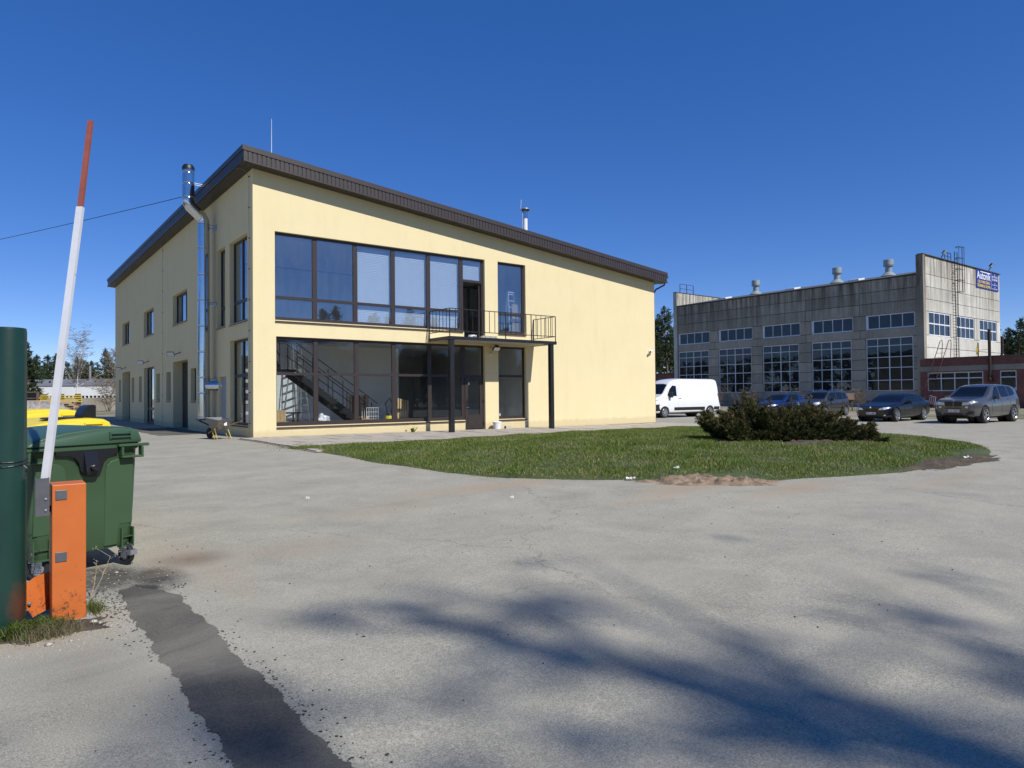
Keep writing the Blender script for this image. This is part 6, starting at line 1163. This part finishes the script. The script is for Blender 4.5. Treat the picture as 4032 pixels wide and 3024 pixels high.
# ------------------------------------------------------------------ spreading juniper on the lawn
m_jun = foliage_mat('juniper_scale_leaves', (.018, .030, .007), (.10, .108, .028), .15); m_junb = foliage_mat('juniper_bronze_tips', (.08, .068, .022), (.20, .155, .06), .15)
ju = thing('juniper_bush', 'wide dark spreading juniper with bronze tips on the lawn island', 'bush', (10.45, -13.35, g(10.45, -13.35)+.10)); ju.scale = (.92, .92, .95)
rg = np.random.RandomState(77); C = []; Rr = []; D_ = []; C2 = []; R2 = []; D2 = []; mb = MB(); ex = Vector((.795, -.607, 0)); ey = Vector((.607, .795, 0))
prof = [(-2.6, .90), (-2.2, .98), (-1.75, 1.05), (-1.35, 1.52), (-1.0, 1.30), (-.4, 1.16), (.3, 1.18), (.9, 1.08), (1.4, .92), (1.75, .62), (2.05, .52), (2.4, .42)]
def plume(A_, T, big, bronze):
    dr = T-A_; L_ = dr.length; dr.normalize(); Mid = A_+(T-A_)*.55+Vector((0, 0, -.13*L_)); mb.tube([A_, Mid, T], [.02, .011, .003], 4, False); n_ = int(12+L_*30)
    for j in range(n_):
        s = .38+.62*((j+rg.rand())/n_)**.85; b_ = A_.lerp(Mid, s/.55) if s < .55 else Mid.lerp(T, (s-.55)/.45); td = (Mid-A_ if s < .55 else T-Mid).normalized()
        w_ = big*(.9*(1-s)+.10); c = b_+Vector(rg.normal(0, w_, 3)*np.array([1, 1, .5])); dv = td*1.5+Vector((0, 0, .25))+Vector(rg.normal(0, .25, 3))
        if s > .72 and rg.rand() < bronze: C2.append(c); R2.append(rg.uniform(.045, .10)); D2.append(dv)
        else: C.append(c); Rr.append(rg.uniform(.045, .10)); D_.append(dv)
for k in range(420):
    sx = rg.uniform(-2.6, 2.35); top = .91*float(np.interp(sx, [p[0] for p in prof], [p[1] for p in prof])); y1 = float(np.clip(rg.normal(0, .62), -1.2, 1.2)); low = rg.rand() < .45
    zt_ = top*(rg.uniform(.36, .72) if low else rg.uniform(.78, 1.04))*(1-.22*abs(y1)); back = rg.uniform(.5, .95); A_ = ex*(sx*(1-.62*back)+rg.normal(0, .12))+ey*(y1*.35); A_.z = max(.05, zt_*.22)
    if abs(sx) > 1.9 and zt_ < .33: zt_ += .2
    plume(A_, ex*sx+ey*y1+Vector((0, 0, zt_)), .17, .20 if low else .5)
for sx, zt_, y1 in ((-1.38, 1.46, -.1), (-1.25, 1.38, .1), (-2.65, .95, -.2), (-2.75, .72, -.3), (-2.5, .85, .1), (.1, 1.28, 0), (.55, 1.25, -.2), (1.1, 1.12, .1), (2.45, .46, -.2), (2.5, .38, .0), (-.5, 1.27, .2), (1.5, 1.0, -.3)): plume(ex*(sx*.55)+ey*(y1*.5), ex*sx+ey*y1+Vector((0, 0, zt_)), .10, .6)
for k in range(170):
    sx = rg.uniform(-2.1, 2.3); y1 = rg.uniform(-1.35, -.55); A_ = ex*(sx*.72)+ey*(y1*.45); A_.z = .05; plume(A_, ex*sx+ey*y1+Vector((0, 0, rg.uniform(.04, .36)*(1 if abs(sx) < 1.6 else .8))), .13, .12)
mb.build('branches', m_twig, ju)
mesh_obj('foliage', tufts('foliage', C, Rr, 15, .12, 5, .9, .1, D_), m_jun, ju); mesh_obj('bronze_tips', tufts('bronze_tips', C2, R2, 13, .10, 6, .7, .2, D2), m_junb, ju)
rg = np.random.RandomState(6); mb = MB()
for k in range(60):
    a = rg.uniform(-2.3, 2.4); p = ex*a+ey*rg.uniform(-1.25, -.6); d = Vector((rg.normal(), rg.normal(), rg.uniform(.0, .5))).normalized()*rg.uniform(.15, .5); z = rg.uniform(.0, .05); mb.tube([p+Vector((0, 0, z)), p+d+Vector((0, 0, z+.02))], [.008, .003], 4, False)
mb.build('dead_twigs', m_twig, ju)

# ------------------------------------------------------------------ weeds at the gate
def weed_patch(name, label, cx, cy, sx, sy, n_, h0, h1, w, seed, shade, lean=1.0):
    rg = np.random.RandomState(seed); px = rg.normal(cx, sx, n_); py = rg.normal(cy, sy, n_); pz = np.array([g(a, c) for a, c in zip(px, py)])
    o = mesh_obj(name, blades(name, px, py, pz, rg.uniform(h0, h1, n_), rg.uniform(w*.6, w*1.4, n_), seed, lean, np.clip(rg.normal(shade, .13, n_), 0, 1.1)), m_weed); return tag(o, label, 'weeds', kind='stuff')
weed_patch('weeds', 'green weeds at the foot of the green gate post', -6.94, -18.04, .10, .07, 1100, .03, .12, .009, 1, .12)
weed_patch('dry_grass', 'brown dry grass tuft before the gate post', -6.86, -18.16, .08, .06, 1900, .03, .11, .003, 2, .80)
weed_patch('weeds', 'dark green grass behind the bent orange lid', -6.90, -17.2, .10, .10, 700, .06, .17, .008, 3, .2)
weed_patch('weeds', 'thin grass on the right of the orange barrier', -6.56, -17.74, .035, .08, 300, .03, .10, .004, 4, .5)
weed_patch('weeds', 'low weeds along the paving edge by the lawn tip', -.2, -5.2, .3, .5, 500, .03, .10, .012, 5, .3)
weed_patch('weeds', 'low weeds along the plinth of the office', 9.5, -.12, 5.5, .06, 260, .02, .08, .01, 7, .4)
m_stalk = M('dry_stalk', (.33, .27, .18), .9, var=.2, vs_=20)
def stalks(label, x, y, lst):
    t = thing('dry_weed', label, 'weed', (x, y, g(x, y))); rg = np.random.RandomState(int(abs(x*100)))
    for (dx, dy, h) in lst:
        mb = MB(); T = Vector((dx, dy, h)); mb.tube([(0, 0, 0), T*.5+Vector((.01, 0, 0)), T], [.004, .003, .002], 5, False)
        for k in range(7):
            s = rg.uniform(.5, 1); b_ = T*s; e = b_+Vector((rg.normal(0, .05), rg.normal(0, .05), rg.uniform(.02, .08))); mb.tube([b_, e], [.002, .0012], 4, False)
            for q in range(5): c = e+Vector(rg.normal(0, .008, 3)); mb.lathe([(0, -.004), (.005, 0), (0, .004)], 5, c)
        mb.build('stalk', m_stalk, t)
stalks('dry umbel stalk leaning out beside the orange barrier post', -6.55, -17.45, [(.15, .02, .34), (.06, .08, .26)]); stalks('dry umbel stalks between gate post and green container', -6.98, -17.25, [(.03, -.02, .52), (-.03, .03, .42), (.10, .0, .38)])
# ------------------------------------------------------------------ litter
for i, (x, y, s, lab) in enumerate(((1.95, -15.35, .16, 'crumpled white paper at the lawn edge by the sand'), (2.9, -15.6, .10, 'white scrap of film on top of the sand ridge'), (9.6, -18.0, .16, 'white litter on the dark soil scrape'), (-3.3, -13.6, .05, 'white scrap lying on the open asphalt'), (-.9, -15.6, .05, 'thin white stick lying on the asphalt'))):
    bm = bmesh.new(); bmesh.ops.create_grid(bm, x_segments=6, y_segments=6, size=s/2); r3 = np.random.RandomState(i)
    for v in bm.verts: v.co.y *= .35; v.co.z = .012+abs(r3.normal(0, .022))
    me = bpy.data.meshes.new('paper'); bm.to_mesh(me); bm.free(); z = max(g(x, y), float(isl_z(x, y)) if float(isl_dist(x, y)) > 0 else -9)
    o = mesh_obj('litter', me, m_white, None, (x, y, z+(.10 if i == 1 else .015)), (0, 0, -.5)); tag(o, lab, 'litter')
# put each large thing's origin at its own base
def rebase(t, L_):
    L_ = Vector(L_); t.location = L_
    for ch in t.children: ch.matrix_parent_inverse = Matrix.Translation(-L_)
rebase(hall, (75.8, 20.5, 0)); rebase(ann, (72.5, -9.3, 0)); rebase(bx, (74.2, 44, 0)); rebase(st, (3.0, 2.2, 0)); rebase(off, (10.2, 15.6, 0))
for o in list(bpy.data.objects):
    if o.parent is None and o.name.startswith('roof_ladder'): rebase(o, (64.5, 4.3, 0))
    if o.parent is None and o.name.startswith('overhead_cable'): rebase(o, (-.5, 6.2, 9.7))
